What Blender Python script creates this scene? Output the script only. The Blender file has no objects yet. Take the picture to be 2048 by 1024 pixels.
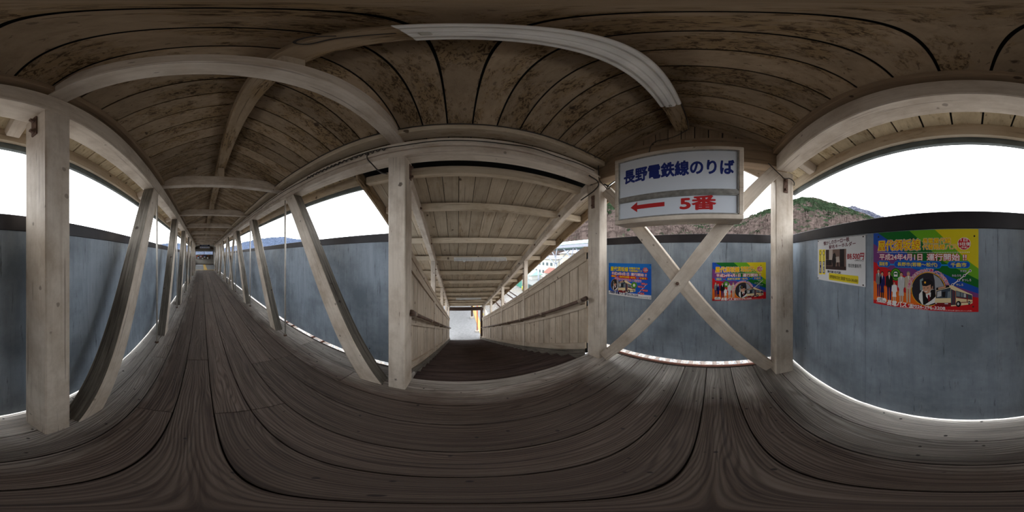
import bpy, bmesh, math, random
from mathutils import Vector, Matrix
random.seed(7)
S = bpy.context.scene
COL = S.collection
pi = math.pi
H = 1.55                      # eye height above the footbridge floor

# ------------------------------------------------------------------ camera, sky, exposure
cam_d = bpy.data.cameras.new('camera'); cam = bpy.data.objects.new('camera', cam_d); COL.objects.link(cam)
cam.location = (0, 0, H); cam.rotation_euler = (pi/2, 0, -math.radians((1024-403.5)*360/2048))
cam_d.type = 'PANO'
try: cam_d.panorama_type = 'EQUIRECTANGULAR'
except Exception: pass
try: cam_d.cycles.panorama_type = 'EQUIRECTANGULAR'
except Exception: pass
cam_d.clip_start = 0.01; cam_d.clip_end = 2000
S.camera = cam
S.view_settings.view_transform = 'Standard'; S.view_settings.look = 'None'
S.view_settings.gamma = 1.0; S.view_settings.use_curve_mapping = False
S.view_settings.exposure = 0.0
SKY = 6.2
w = bpy.data.worlds.new('overcast_sky'); S.world = w; w.use_nodes = True
nt = w.node_tree; nt.nodes.clear()
wo = nt.nodes.new('ShaderNodeOutputWorld'); bg = nt.nodes.new('ShaderNodeBackground')
tc = nt.nodes.new('ShaderNodeTexCoord'); mp = nt.nodes.new('ShaderNodeMapping'); mp.inputs['Scale'].default_value = (1, 1, 3)
nz = nt.nodes.new('ShaderNodeTexNoise'); nz.inputs['Scale'].default_value = 2.2; nz.inputs['Detail'].default_value = 6
rp = nt.nodes.new('ShaderNodeValToRGB')
rp.color_ramp.elements[0].position = .30; rp.color_ramp.elements[0].color = (.84, .89, .95, 1)
rp.color_ramp.elements[1].position = .62; rp.color_ramp.elements[1].color = (.98, .99, 1, 1)
nt.links.new(tc.outputs['Generated'], mp.inputs['Vector']); nt.links.new(mp.outputs[0], nz.inputs['Vector'])
nt.links.new(nz.outputs[0], rp.inputs[0]); nt.links.new(rp.outputs[0], bg.inputs['Color'])
bg.inputs['Strength'].default_value = SKY
nt.links.new(bg.outputs[0], wo.inputs[0])
try:
    S.cycles.use_denoising = True
    S.cycles.max_bounces = 10; S.cycles.diffuse_bounces = 7; S.cycles.glossy_bounces = 3
    S.cycles.caustics_reflective = False; S.cycles.caustics_refractive = False
except Exception: pass

# ------------------------------------------------------------------ materials
def N(nt, t, **kw):
    n = nt.nodes.new('ShaderNode' + t)
    for k, v in kw.items():
        if k in n.inputs: n.inputs[k].default_value = v
        else: setattr(n, k, v)
    return n
def lin(c):
    return tuple(((x/255)/12.92 if x/255 <= .04045 else ((x/255+.055)/1.055)**2.4) for x in c)
_m = {}
def base_mat(name):
    m = bpy.data.materials.new(name); m.use_nodes = True
    nt = m.node_tree; b = nt.nodes['Principled BSDF']; return m, nt, b
def plain(name, col, rough=.6, metal=0, bump=0, vary=.12, scale=8, spec=.3, emit=0):
    if name in _m: return _m[name]
    m, nt, b = base_mat(name)
    b.inputs['Roughness'].default_value = rough; b.inputs['Metallic'].default_value = metal
    b.inputs['Specular IOR Level'].default_value = spec
    if vary:
        tc = N(nt, 'TexCoord'); n = N(nt, 'TexNoise', Scale=scale, Detail=5)
        nt.links.new(tc.outputs['Object'], n.inputs['Vector'])
        r = N(nt, 'ValToRGB')
        a, c = r.color_ramp.elements
        a.position = .3; c.position = .7
        a.color = tuple(x*(1-vary) for x in col)+(1,); c.color = tuple(min(1, x*(1+vary)) for x in col)+(1,)
        nt.links.new(n.outputs[0], r.inputs[0]); nt.links.new(r.outputs[0], b.inputs['Base Color'])
        if bump:
            bp = N(nt, 'Bump', Strength=bump, Distance=.01); nt.links.new(n.outputs[0], bp.inputs['Height']); nt.links.new(bp.outputs[0], b.inputs['Normal'])
    else: b.inputs['Base Color'].default_value = tuple(col)+(1,)
    if emit:
        b.inputs['Emission Color'].default_value = tuple(col)+(1,); b.inputs['Emission Strength'].default_value = emit
    _m[name] = m; return m
def ramp(nt, src, stops, interp='LINEAR'):
    r = N(nt, 'ValToRGB'); cr = r.color_ramp; cr.interpolation = interp
    while len(cr.elements) < len(stops): cr.elements.new(.5)
    for e, (p, c) in zip(cr.elements, stops):
        e.position = p; e.color = (tuple(c)+(1,)) if len(c) == 3 else c
    nt.links.new(src, r.inputs[0]); return r.outputs[0]
def mixc(nt, fac, a, b, mode='MIX'):
    x = N(nt, 'Mix', data_type='RGBA', blend_type=mode)
    if isinstance(fac, (int, float)): x.inputs[0].default_value = fac
    else: nt.links.new(fac, x.inputs[0])
    for i, s in ((6, a), (7, b)):
        if isinstance(s, tuple): x.inputs[i].default_value = s+(1,) if len(s) == 3 else s
        else: nt.links.new(s, x.inputs[i])
    return x.outputs[2]
def wood(kind, axis='X'):
    key = 'wood_%s_%s' % (kind, axis.lower())
    if key in _m: return _m[key]
    P = WOODS[kind]
    m, nt, b = base_mat(key); L = nt.links.new
    def math_(op, a, c=None, d=None):
        n = N(nt, 'Math', operation=op)
        for i, q in enumerate((a, c, d)):
            if q is None: continue
            if isinstance(q, (int, float)): n.inputs[i].default_value = q
            else: L(q, n.inputs[i])
        return n.outputs[0]
    def stretch(al, ac): return {'X': (al, ac, ac), 'Y': (ac, al, ac), 'Z': (ac, ac, al)}[axis]
    tc = N(nt, 'TexCoord'); oi = N(nt, 'ObjectInfo'); geo = N(nt, 'NewGeometry')
    off = math_('ADD', math_('MULTIPLY', oi.outputs['Random'], 13.7), math_('MULTIPLY', geo.outputs['Random Per Island'], 31.3))
    va = N(nt, 'VectorMath', operation='ADD'); L(tc.outputs['Object'], va.inputs[0]); L(off, va.inputs[1]); V = va.outputs[0]
    def noise(al, ac, scale, detail=5, rough=.6, dist=0):
        mp = N(nt, 'Mapping', Scale=stretch(al, ac)); L(V, mp.inputs['Vector'])
        n = N(nt, 'TexNoise', Scale=scale, Detail=detail, Roughness=rough, Distortion=dist); L(mp.outputs[0], n.inputs['Vector']); return n.outputs[0]
    al, ac = P.get('stretch', (.8, 12))
    n1 = noise(al, ac, 2.2, 7, .62, .5)
    col = ramp(nt, n1, [(.30, P['dark']), (.47, P['mid']), (.66, P['light'])])
    col = mixc(nt, P.get('grain', 1.0), P['mid'], col)
    hgt = n1
    if P.get('weather_and_light'):
        # rain-bleached grey edge boards, with the light falloff toward edges painted in too
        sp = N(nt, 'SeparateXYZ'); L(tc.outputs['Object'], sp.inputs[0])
        ox, oy = P['weather_and_light']
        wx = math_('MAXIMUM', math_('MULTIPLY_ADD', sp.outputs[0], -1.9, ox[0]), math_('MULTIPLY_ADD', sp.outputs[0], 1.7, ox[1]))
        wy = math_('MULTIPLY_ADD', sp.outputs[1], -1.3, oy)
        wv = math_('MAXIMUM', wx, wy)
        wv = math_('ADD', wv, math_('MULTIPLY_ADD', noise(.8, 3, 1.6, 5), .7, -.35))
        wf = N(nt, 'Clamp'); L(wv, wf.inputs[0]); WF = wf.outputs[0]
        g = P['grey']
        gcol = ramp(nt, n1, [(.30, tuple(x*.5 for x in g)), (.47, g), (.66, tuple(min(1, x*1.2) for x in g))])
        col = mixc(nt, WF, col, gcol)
    if P.get('rings'):
        sp2 = N(nt, 'SeparateXYZ'); L(V, sp2.inputs[0])
        acr = sp2.outputs[{'X': 1, 'Y': 0, 'Z': 0}[axis]]
        lo = noise(.55, 4.5, 1.0, 2, .5, .2)
        ph = math_('ADD', math_('MULTIPLY', acr, P['rings'][0]), math_('MULTIPLY', lo, P['rings'][1]))
        sn = math_('SINE', ph)
        rr = ramp(nt, math_('MULTIPLY_ADD', sn, .5, .5), [(.0, (1, 1, 1)), (.5, (.93, .93, .93)), (.82, (.60, .58, .56)), (1, (.42, .39, .37))])
        rm = P.get('ringmix', .7)
        if P.get('weather_and_light'): rm = math_('MULTIPLY_ADD', WF, -.45, rm)
        col = mixc(nt, rm, col, rr, 'MULTIPLY')
        hgt = math_('SUBTRACT', n1, math_('MULTIPLY', sn, .35))
    n2 = noise(1, 1.4, P.get('dirtscale', 2.3), 6, .66)
    df = ramp(nt, n2, [(.42, (0, 0, 0)), (.70, (1, 1, 1))])
    dq = math_('MULTIPLY', df, P.get('dirt', .4))
    if P.get('weather_and_light'): dq = math_('MULTIPLY', dq, math_('MULTIPLY_ADD', WF, -.7, 1.0))
    col = mixc(nt, dq, col, P['dirtcol'])
    if 'crack' in P:
        tan, dk, thr, amt = P['crack']
        pm = ramp(nt, noise(.9, 3.2, 1.7, 6, .68), [(thr, (0, 0, 0)), (thr+.10, (1, 1, 1))])
        col = mixc(nt, math_('MULTIPLY', pm, .8), col, tan)
        ck = ramp(nt, noise(2.2, 16, 2.6, 6, .72, 1.2), [(.50, (0, 0, 0)), (.57, (1, 1, 1))])
        cf = math_('MULTIPLY', math_('MULTIPLY', pm, ck), amt)
        col = mixc(nt, cf, col, dk)
        hgt = math_('SUBTRACT', hgt, cf)
    if 'peel' in P:
        pc, amt, pst = P['peel']
        n3 = noise(pst, 5, 2.4, 9, .74)
        pf = ramp(nt, n3, [(1-amt, (0, 0, 0)), (1-amt+.03, (1, 1, 1))])
        pcol = mixc(nt, n1, tuple(x*.5 for x in pc), tuple(x*1.2 for x in pc))
        col = mixc(nt, pf, col, pcol)
        hgt = math_('SUBTRACT', hgt, math_('MULTIPLY', pf, .6))
    # hairline checks along the grain
    hl = ramp(nt, noise(.55, 26, 1.5, 3, .5, .3), [(.655, (0, 0, 0)), (.675, (1, 1, 1))])
    col = mixc(nt, math_('MULTIPLY', hl, P.get('checks', .45)), col, P.get('spotcol', (.03, .02, .015)))
    # knots, nail heads, scuffs
    n4 = N(nt, 'TexVoronoi', Scale=P.get('spots', 5)); L(V, n4.inputs['Vector'])
    n5 = noise(1, 1, 22, 2)
    sm = math_('MULTIPLY_ADD', n5, .16, n4.outputs['Distance'])
    sf = ramp(nt, sm, [(.145, (1, 1, 1)), (.175, (0, 0, 0))])
    col = mixc(nt, math_('MULTIPLY', sf, P.get('spotamt', .85)), col, P.get('spotcol', (.03, .02, .015)))
    iv = N(nt, 'MapRange'); L(geo.outputs['Random Per Island'], iv.inputs[0])
    iv.inputs[3].default_value = 1-P.get('island', .12); iv.inputs[4].default_value = 1+P.get('island', .12)*.7
    hv = N(nt, 'HueSaturation'); L(col, hv.inputs['Color']); L(iv.outputs[0], hv.inputs['Value'])
    L(hv.outputs[0], b.inputs['Base Color'])
    b.inputs['Roughness'].default_value = P.get('rough', .72); b.inputs['Specular IOR Level'].default_value = P.get('spec', .25)
    bp = N(nt, 'Bump', Strength=P.get('bump', .35), Distance=.006); L(hgt, bp.inputs['Height']); L(bp.outputs[0], b.inputs['Normal'])
    _m[key] = m; return m
WOODS = {
 'gable': dict(light=(.34, .25, .165), mid=(.28, .20, .13), dark=(.16, .11, .07), grain=.6, dirt=.5, dirtcol=(.16, .11, .07), spots=5, spotcol=(.04, .025, .018), island=.16, rough=.75),
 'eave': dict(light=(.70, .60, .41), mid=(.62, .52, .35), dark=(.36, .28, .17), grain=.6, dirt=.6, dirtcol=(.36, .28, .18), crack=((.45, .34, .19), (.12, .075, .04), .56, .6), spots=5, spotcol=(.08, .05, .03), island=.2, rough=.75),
 'paintworn': dict(light=(.70, .62, .53), mid=(.62, .545, .46), dark=(.42, .345, .27), grain=.45, dirt=.75, dirtcol=(.31, .235, .165), peel=((.16, .085, .05), .385, .45), spots=3.2, spotcol=(.08, .055, .04), rough=.6),
 'paint': dict(light=(.70, .62, .53), mid=(.62, .545, .46), dark=(.42, .345, .27), grain=.45, dirt=.75, dirtcol=(.31, .235, .165), peel=((.12, .07, .042), .325, .8), spots=6, spotcol=(.09, .06, .045), spotamt=.55, rough=.6),
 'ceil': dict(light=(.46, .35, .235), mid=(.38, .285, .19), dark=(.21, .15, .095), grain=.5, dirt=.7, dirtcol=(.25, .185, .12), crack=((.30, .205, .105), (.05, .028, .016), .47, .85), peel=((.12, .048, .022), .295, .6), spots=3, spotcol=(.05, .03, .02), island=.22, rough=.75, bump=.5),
 'stairceil': dict(light=(.60, .51, .385), mid=(.52, .435, .325), dark=(.34, .27, .20), grain=.5, dirt=.6, dirtcol=(.33, .255, .17), crack=((.42, .32, .21), (.10, .06, .035), .56, .6), peel=((.12, .06, .03), .29, .6), spots=3.5, spotcol=(.08, .05, .03), island=.16, rough=.72),
 'stairwall': dict(light=(.62, .53, .43), mid=(.53, .445, .35), dark=(.32, .24, .17), grain=.6, dirt=.7, dirtcol=(.33, .245, .17), peel=((.14, .09, .06), .29, .7), spots=4, spotcol=(.10, .07, .05), island=.14, rough=.65),
 'floor': dict(light=(.150, .116, .094), mid=(.100, .072, .057), dark=(.040, .028, .023), dirt=.35, dirtcol=(.06, .04, .033), rings=(330, 95), ringmix=.75, weather_and_light=((-.75, -2.1), -1.45), grey=(.72, .67, .61), spots=8.5, spotcol=(.016, .012, .013), island=.24, rough=.62, bump=.6, stretch=(.5, 22)),
 'weathered': dict(light=(.26, .235, .20), mid=(.16, .142, .118), dark=(.05, .043, .036), dirt=.5, dirtcol=(.07, .062, .05), spots=4, stretch=(.8, 20), rough=.85, bump=.8),
 'step': dict(light=(.105, .075, .066), mid=(.072, .05, .046), dark=(.03, .02, .019), dirt=.4, dirtcol=(.028, .02, .018), rings=(330, 60), ringmix=.6, spots=4, island=.2, rough=.7, bump=.5),
 'dark': dict(light=(.09, .055, .04), mid=(.055, .034, .026), dark=(.02, .013, .011), dirt=.3, dirtcol=(.02, .015, .012), spots=4, rough=.8),
 'sleeper': dict(light=(.15, .125, .11), mid=(.115, .092, .08), dark=(.06, .048, .04), dirt=.4, dirtcol=(.1, .085, .075), spots=4, rough=.85),
}
def panel_mat():
    if 'panel' in _m: return _m['panel']
    m, nt, b = base_mat('blue_grey_sheet'); L = nt.links.new
    tc = N(nt, 'TexCoord'); geo = N(nt, 'NewGeometry')
    mp = N(nt, 'Mapping', Scale=(9, 9, .7)); L(tc.outputs['Object'], mp.inputs['Vector'])
    n1 = N(nt, 'TexNoise', Scale=1.6, Detail=9, Roughness=.7, Distortion=.4); L(mp.outputs[0], n1.inputs['Vector'])
    col = ramp(nt, n1.outputs[0], [(.25, (.25, .305, .37)), (.5, (.345, .41, .485)), (.75, (.42, .485, .555))])
    n2 = N(nt, 'TexNoise', Scale=1.3, Detail=7, Roughness=.62); L(tc.outputs['Object'], n2.inputs['Vector'])
    col = mixc(nt, ramp(nt, n2.outputs[0], [(.40, (0, 0, 0)), (.64, (.85, .85, .85))]), col, (.165, .20, .24))
    mp3 = N(nt, 'Mapping', Scale=(17, 17, 1.5)); L(tc.outputs['Object'], mp3.inputs['Vector'])
    n3 = N(nt, 'TexNoise', Scale=1.5, Detail=7, Roughness=.75); L(mp3.outputs[0], n3.inputs['Vector'])
    col = mixc(nt, ramp(nt, n3.outputs[0], [(.58, (0, 0, 0)), (.70, (.9, .9, .9))]), col, (.06, .066, .075))
    v = N(nt, 'TexVoronoi', Scale=4.2); L(tc.outputs['Object'], v.inputs['Vector'])
    n5 = N(nt, 'TexNoise', Scale=30, Detail=2); L(tc.outputs['Object'], n5.inputs['Vector'])
    sm = N(nt, 'Math', operation='MULTIPLY_ADD'); L(n5.outputs[0], sm.inputs[0]); sm.inputs[1].default_value = .12; L(v.outputs['Distance'], sm.inputs[2])
    col = mixc(nt, ramp(nt, sm.outputs[0], [(.085, (1, 1, 1)), (.11, (0, 0, 0))]), col, (.035, .035, .04))
    L(col, b.inputs['Base Color']); b.inputs['Roughness'].default_value = .55; b.inputs['Specular IOR Level'].default_value = .35
    bp = N(nt, 'Bump', Strength=.15, Distance=.004); L(n1.outputs[0], bp.inputs['Height']); L(bp.outputs[0], b.inputs['Normal'])
    _m['panel'] = m; return m
def gravel_mat():
    if 'gravel' in _m: return _m['gravel']
    m, nt, b = base_mat('track_ballast'); L = nt.links.new
    tc = N(nt, 'TexCoord'); v = N(nt, 'TexVoronoi', Scale=11); L(tc.outputs['Object'], v.inputs['Vector'])
    sep = N(nt, 'SeparateColor'); L(v.outputs['Color'], sep.inputs[0])
    col = ramp(nt, sep.outputs[0], [(0, (.05, .05, .052)), (.35, (.22, .21, .20)), (.6, (.13, .16, .19)), (.8, (.36, .34, .31)), (1, (.17, .115, .085))])
    n2 = N(nt, 'TexNoise', Scale=.25, Detail=4); L(tc.outputs['Object'], n2.inputs['Vector'])
    col = mixc(nt, ramp(nt, n2.outputs[0], [(.4, (0, 0, 0)), (.7, (.6, .6, .6))]), col, (.19, .155, .12))
    L(col, b.inputs['Base Color']); b.inputs['Roughness'].default_value = .9
    bp = N(nt, 'Bump', Strength=1, Distance=.04); L(v.outputs['Distance'], bp.inputs['Height']); L(bp.outputs[0], b.inputs['Normal'])
    _m['gravel'] = m; return m
def hill_mat(name, bare, green, amount, snow=0, scale=.022):
    m, nt, b = base_mat(name); L = nt.links.new
    tc = N(nt, 'TexCoord'); v = N(nt, 'TexVoronoi', Scale=.33); L(tc.outputs['Object'], v.inputs['Vector'])
    sep = N(nt, 'SeparateColor'); L(v.outputs['Color'], sep.inputs[0])
    c1 = ramp(nt, sep.outputs[0], [(0, tuple(x*.65 for x in bare)), (.5, bare), (1, tuple(x*1.35 for x in bare))])
    c2 = ramp(nt, sep.outputs[1], [(0, tuple(x*.5 for x in green)), (.6, green), (1, tuple(x*1.5 for x in green))])
    n = N(nt, 'TexNoise', Scale=scale, Detail=6, Roughness=.6); L(tc.outputs['Object'], n.inputs['Vector'])
    geo = N(nt, 'SeparateXYZ'); L(tc.outputs['Object'], geo.inputs[0])
    hz = N(nt, 'MapRange'); L(geo.outputs[2], hz.inputs[0]); hz.inputs[1].default_value = 22; hz.inputs[2].default_value = 62; hz.inputs[3].default_value = -.13; hz.inputs[4].default_value = .13
    ad = N(nt, 'Math', operation='ADD'); L(n.outputs[0], ad.inputs[0]); L(hz.outputs[0], ad.inputs[1])
    ad2 = N(nt, 'Math', operation='MULTIPLY_ADD'); L(sep.outputs[2], ad2.inputs[0]); ad2.inputs[1].default_value = .22; L(ad.outputs[0], ad2.inputs[2])
    col = mixc(nt, ramp(nt, ad2.outputs[0], [(amount+.10, (0, 0, 0)), (amount+.17, (1, 1, 1))]), c1, c2)
    if snow:
        col = mixc(nt, ramp(nt, sep.outputs[2], [(.55, (0, 0, 0)), (.6, (snow, snow, snow))]), col, (.4, .4, .42))
    L(col, b.inputs['Base Color']); b.inputs['Roughness'].default_value = 1; b.inputs['Specular IOR Level'].default_value = 0
    bp = N(nt, 'Bump', Strength=1, Distance=1.2); L(v.outputs['Distance'], bp.inputs['Height']); L(bp.outputs[0], b.inputs['Normal'])
    return m

# ------------------------------------------------------------------ object helpers
def world(o):
    M = o.matrix_basis.copy()
    return world(o.parent) @ M if o.parent else M
def obj(name, bm, mats, parent=None, M=None, bevel=0, smooth=False):
    """link a bmesh (world coordinates) as ONE mesh object"""
    if bevel:
        bmesh.ops.bevel(bm, geom=[e for e in bm.edges if len(e.link_faces) == 2], offset=bevel, segments=1, affect='EDGES', clamp_overlap=True)
    if M is None:
        xs = [v.co for v in bm.verts]
        lo = [min(c[i] for c in xs) for i in range(3)]; hi = [max(c[i] for c in xs) for i in range(3)]
        M = Matrix.Translation(((lo[0]+hi[0])/2, (lo[1]+hi[1])/2, lo[2]))
    bm.transform(M.inverted())
    me = bpy.data.meshes.new(name); bm.to_mesh(me); bm.free()
    for m in (mats if isinstance(mats, (list, tuple)) else [mats]): me.materials.append(m)
    if smooth:
        for p in me.polygons: p.use_smooth = True
    o = bpy.data.objects.new(name, me); COL.objects.link(o)
    if parent:
        o.parent = parent; o.matrix_basis = world(parent).inverted() @ M
    else: o.matrix_basis = M
    return o
def tag(o, label, cat, group=None):
    o['label'] = label; o['category'] = cat
    if group: o['group'] = group
    return o
def thing(name, label, cat, loc=(0, 0, 0), group=None):
    o = bpy.data.objects.new(name, None); COL.objects.link(o); o.location = loc; o.empty_display_size = .1
    return tag(o, label, cat, group)
def struct(o): o['kind'] = 'structure'; return o
def BM(): return bmesh.new()
def box(bm, x0, x1, y0, y1, z0, z1, mat=0):
    v = [bm.verts.new(p) for p in ((x0, y0, z0), (x1, y0, z0), (x1, y1, z0), (x0, y1, z0), (x0, y0, z1), (x1, y0, z1), (x1, y1, z1), (x0, y1, z1))]
    for f in ((0, 3, 2, 1), (4, 5, 6, 7), (0, 1, 5, 4), (1, 2, 6, 5), (2, 3, 7, 6), (3, 0, 4, 7)):
        bm.faces.new([v[i] for i in f]).material_index = mat
    return v
def prism(bm, pts, d, mat=0):
    """extrude polygon pts (3-D list) by vector d"""
    d = Vector(d); a = [bm.verts.new(Vector(p)) for p in pts]; b = [bm.verts.new(Vector(p)+d) for p in pts]
    n = len(pts)
    fs = [bm.faces.new(a[::-1]), bm.faces.new(b)]
    for i in range(n): fs.append(bm.faces.new((a[i], a[(i+1) % n], b[(i+1) % n], b[i])))
    for f in fs: f.material_index = mat
    bmesh.ops.recalc_face_normals(bm, faces=fs)
    return fs
def frame(p0, p1, up=(0, 0, 1)):
    p0, p1, up = Vector(p0), Vector(p1), Vector(up)
    x = (p1-p0).normalized(); y = up.cross(x).normalized(); z = x.cross(y)
    M = Matrix((x, y, z)).transposed().to_4x4(); M.translation = p0
    return M, (p1-p0).length
def obox(bm, p0, p1, w, h, up=(0, 0, 1), mat=0):
    """box along p0-p1, w across, h along up"""
    M, L = frame(p0, p1, up)
    vs = box(bm, 0, L, -w/2, w/2, -h/2, h/2, mat)
    for v in vs: v.co = M @ v.co
    return vs
def tube(bm, pts, r, seg=10, mat=0, cap=True):
    pts = [Vector(p) for p in pts]; rings = []
    for i, p in enumerate(pts):
        t = (pts[min(i+1, len(pts)-1)]-pts[max(i-1, 0)]).normalized()
        a = t.cross(Vector((0, 0, 1)));
        if a.length < 1e-3: a = t.cross(Vector((1, 0, 0)))
        a.normalize(); b = t.cross(a)
        rr = r[i] if isinstance(r, (list, tuple)) else r
        rings.append([bm.verts.new(p+(a*math.cos(2*pi*k/seg)+b*math.sin(2*pi*k/seg))*rr) for k in range(seg)])
    fs = []
    for A, B in zip(rings, rings[1:]):
        for k in range(seg): fs.append(bm.faces.new((A[k], A[(k+1) % seg], B[(k+1) % seg], B[k])))
    if cap: fs.append(bm.faces.new(rings[0][::-1])); fs.append(bm.faces.new(rings[-1]))
    for f in fs: f.material_index = mat; f.smooth = seg > 6
    bmesh.ops.recalc_face_normals(bm, faces=fs)
def beam(name, p0, p1, wd, h, kind='paint', parent=None, up=(0, 0, 1), bevel=.006, mats=None, topmat=False, p_extra=None):
    """one straight timber, grain along its own length"""
    M, L = frame(p0, p1, up); bm = BM()
    box(bm, 0, L, -wd/2, wd/2, -h/2, h/2)
    bmesh.ops.bevel(bm, geom=bm.edges[:], offset=bevel, segments=1, affect='EDGES')
    if topmat:
        for f in bm.faces:
            if f.normal.z > .7: f.material_index = 1
    bm.transform(M)
    return obj(name, bm, mats or [wood(kind, 'X')], parent, M)
ORD = ['first', 'second', 'third', 'fourth', 'fifth', 'sixth', 'seventh', 'eighth', 'ninth', 'tenth', 'eleventh', 'twelfth']
IRON = plain('rusty_iron', (.16, .10, .075), .7, .3, bump=.4, vary=.35, scale=30)
DARKCAP = plain('dark_cap_sheet', (.020, .017, .021), .45, vary=.25, scale=6)
CABLE = plain('grimy_cable', (.045, .038, .033), .6, vary=.3, scale=20)
def bolt(parent, c, n, r=.018, h=.014, mat=None):
    bm = BM(); c, n = Vector(c), Vector(n)
    tube(bm, [c, c+n*h*.35], r*1.5, 12); tube(bm, [c+n*h*.35, c+n*h*1.6], r, 6)
    return obj('bolt', bm, mat or IRON, parent)

# ------------------------------------------------------------------ layout of the footbridge (metres)
BAY = 2.12; Y0 = .54; YEND = 17.9
XD, XB = -.645, 1.362          # inner faces of the posts: poster side, stair side
APX, APZ, SL = .335, 3.31, .46 # roof apex and slope
def zr(x): return APZ-SL*abs(x-APX)
SX, SS = 1.61, .49             # stairs: top edge and slope
def zs(x, off=0): return -SS*(x-SX)+off
SYL, SYR = .525, -1.60         # stair walls
GZ = -5.4                      # track level
PZ = -4.45                     # platform level

# ---- ground, floor, ceiling
bm = BM(); box(bm, -400, 400, -400, 400, GZ-.5, GZ)
o = struct(obj('ground', bm, gravel_mat()))
FX = [-1.06, -.72, -.46, -.192, .08, .335, .60, .92, 1.19, 1.455, 1.75]
bm = BM(); g = .004
for i, (a, b) in enumerate(zip(FX, FX[1:])):
    js = [-1.895+random.uniform(-.006, .006)]
    y = 1.07 if i in (0, 2, 4, 5, 8) else 2.09
    if i in (6, 7): y = 1.9
    while y < YEND-1: js.append(y); y += 4.24
    js.append(YEND)
    grey = 0
    for p, q in zip(js, js[1:]):
        xa, xb = a+g, b-g
        p2 = p
        if i == 9 and p < 0:             # the boards stop at the head of the stairs
            box(bm, xa, SX-.01, p, .46, -.045, 0, grey); box(bm, xa, xb, .464, q-.002, -.045, 0, grey); continue
        dz = random.uniform(-.0015, .0015)
        box(bm, xa, xb, p+.002, q-.002, -.045, dz, grey)
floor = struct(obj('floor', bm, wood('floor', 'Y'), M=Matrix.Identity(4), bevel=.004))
bm = BM(); box(bm, -1.06, 1.62, -1.925, -1.90, -.10, -.004); box(bm, 1.755, 1.78, .63, YEND, -.10, -.004)
struct(obj('trim_1', bm, wood('sleeper', 'X')))
bm = BM(); box(bm, -1.03, 1.60, -1.88, YEND, -.14, -.05); box(bm, 1.60, 1.745, .47, YEND, -.14, -.05)
struct(obj('light_stop_underlay', bm, wood('dark', 'Y')))  # solid dark underlay added to stop light leaking up between the boards

bm = BM(); t = .018
y = -2.08-.0; k = 0
y = .08-.195*11; bme = BM()
while y < 18.05:
    ya, yb = y+.0065, y+.195-.0065
    for s in (-1, 1):
        xe = -1.10 if s < 0 else (1.77 if y > 1.12 else 1.56)
        dz = random.uniform(-.002, .002)
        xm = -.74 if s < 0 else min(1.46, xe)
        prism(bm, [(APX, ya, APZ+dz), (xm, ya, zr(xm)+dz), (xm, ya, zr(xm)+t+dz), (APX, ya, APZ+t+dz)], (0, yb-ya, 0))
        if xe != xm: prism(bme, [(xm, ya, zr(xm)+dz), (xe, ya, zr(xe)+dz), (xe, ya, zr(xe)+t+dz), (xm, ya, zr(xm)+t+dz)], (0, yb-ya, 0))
    y += .195
struct(obj('ceiling', bm, wood('ceil', 'X')))
struct(obj('ceiling_eaves', bme, wood('eave', 'X')))
bm = BM()
for s in (-1, 1):
    xe = -1.16 if s < 0 else 1.83
    if s < 0: segs = [(-2.12, 18.1, xe)]
    else: segs = [(-2.12, 1.12, 1.62), (1.12, 18.1, xe)]
    for ya, yb, x_ in segs:
        prism(bm, [(APX, ya, APZ+.03), (x_, ya, zr(x_)+.03), (x_, ya, zr(x_)+.05), (APX, ya, APZ+.05)], (0, yb-ya, 0))
struct(obj('roof', bm, plain('roof_felt', (.012, .012, .012), .8)))

# ---- eaves
def longbox(name, x0, x1, y0, y1, z0, z1, mat, bevel=.004, st=True, parent=None):
    bm = BM(); box(bm, x0, x1, y0, y1, z0, z1); o = obj(name, bm, mat, parent, bevel=bevel)
    return struct(o) if st else o
GUT = plain('grey_green_gutter', (.13, .15, .145), .5, vary=.25)
longbox('trim_3', -1.10, -1.06, -2.08, 18, 2.53, zr(-1.06)-.002, wood('stairceil', 'Y'))
longbox('trim_4', -1.145, -1.105, -2.10, 18, 2.475, 2.62, GUT)
longbox('trim_5', 1.73, 1.77, 1.14, 18, 2.53, zr(1.73)-.002, wood('stairceil', 'Y'))
longbox('trim_6', 1.775, 1.815, 1.14, 18, 2.475, 2.62, GUT)
bm = BM()
for xa, xb in ((-1.1, APX), (APX, 1.6)):
    prism(bm, [(xa, -2.09, zr(xa)-.19), (xb, -2.09, zr(xb)-.19), (xb, -2.09, zr(xb)-.002), (xa, -2.09, zr(xa)-.002)], (0, -.03, 0))
struct(obj('trim_7', bm, wood('paint', 'X')))
# ledgers where boards meet the plates
longbox('trim_8', -.70, -.605, -1.60, 17.9, 2.792, 2.872, wood('gable', 'Y'))
longbox('trim_9', 1.258, 1.40, -1.60, 17.9, 2.805, 2.878, wood('stairceil', 'Y'))
longbox('trim_10', 1.335, XB-.001, -1.60, 17.9, 2.635, 2.665, wood('paint', 'Y'))

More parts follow.
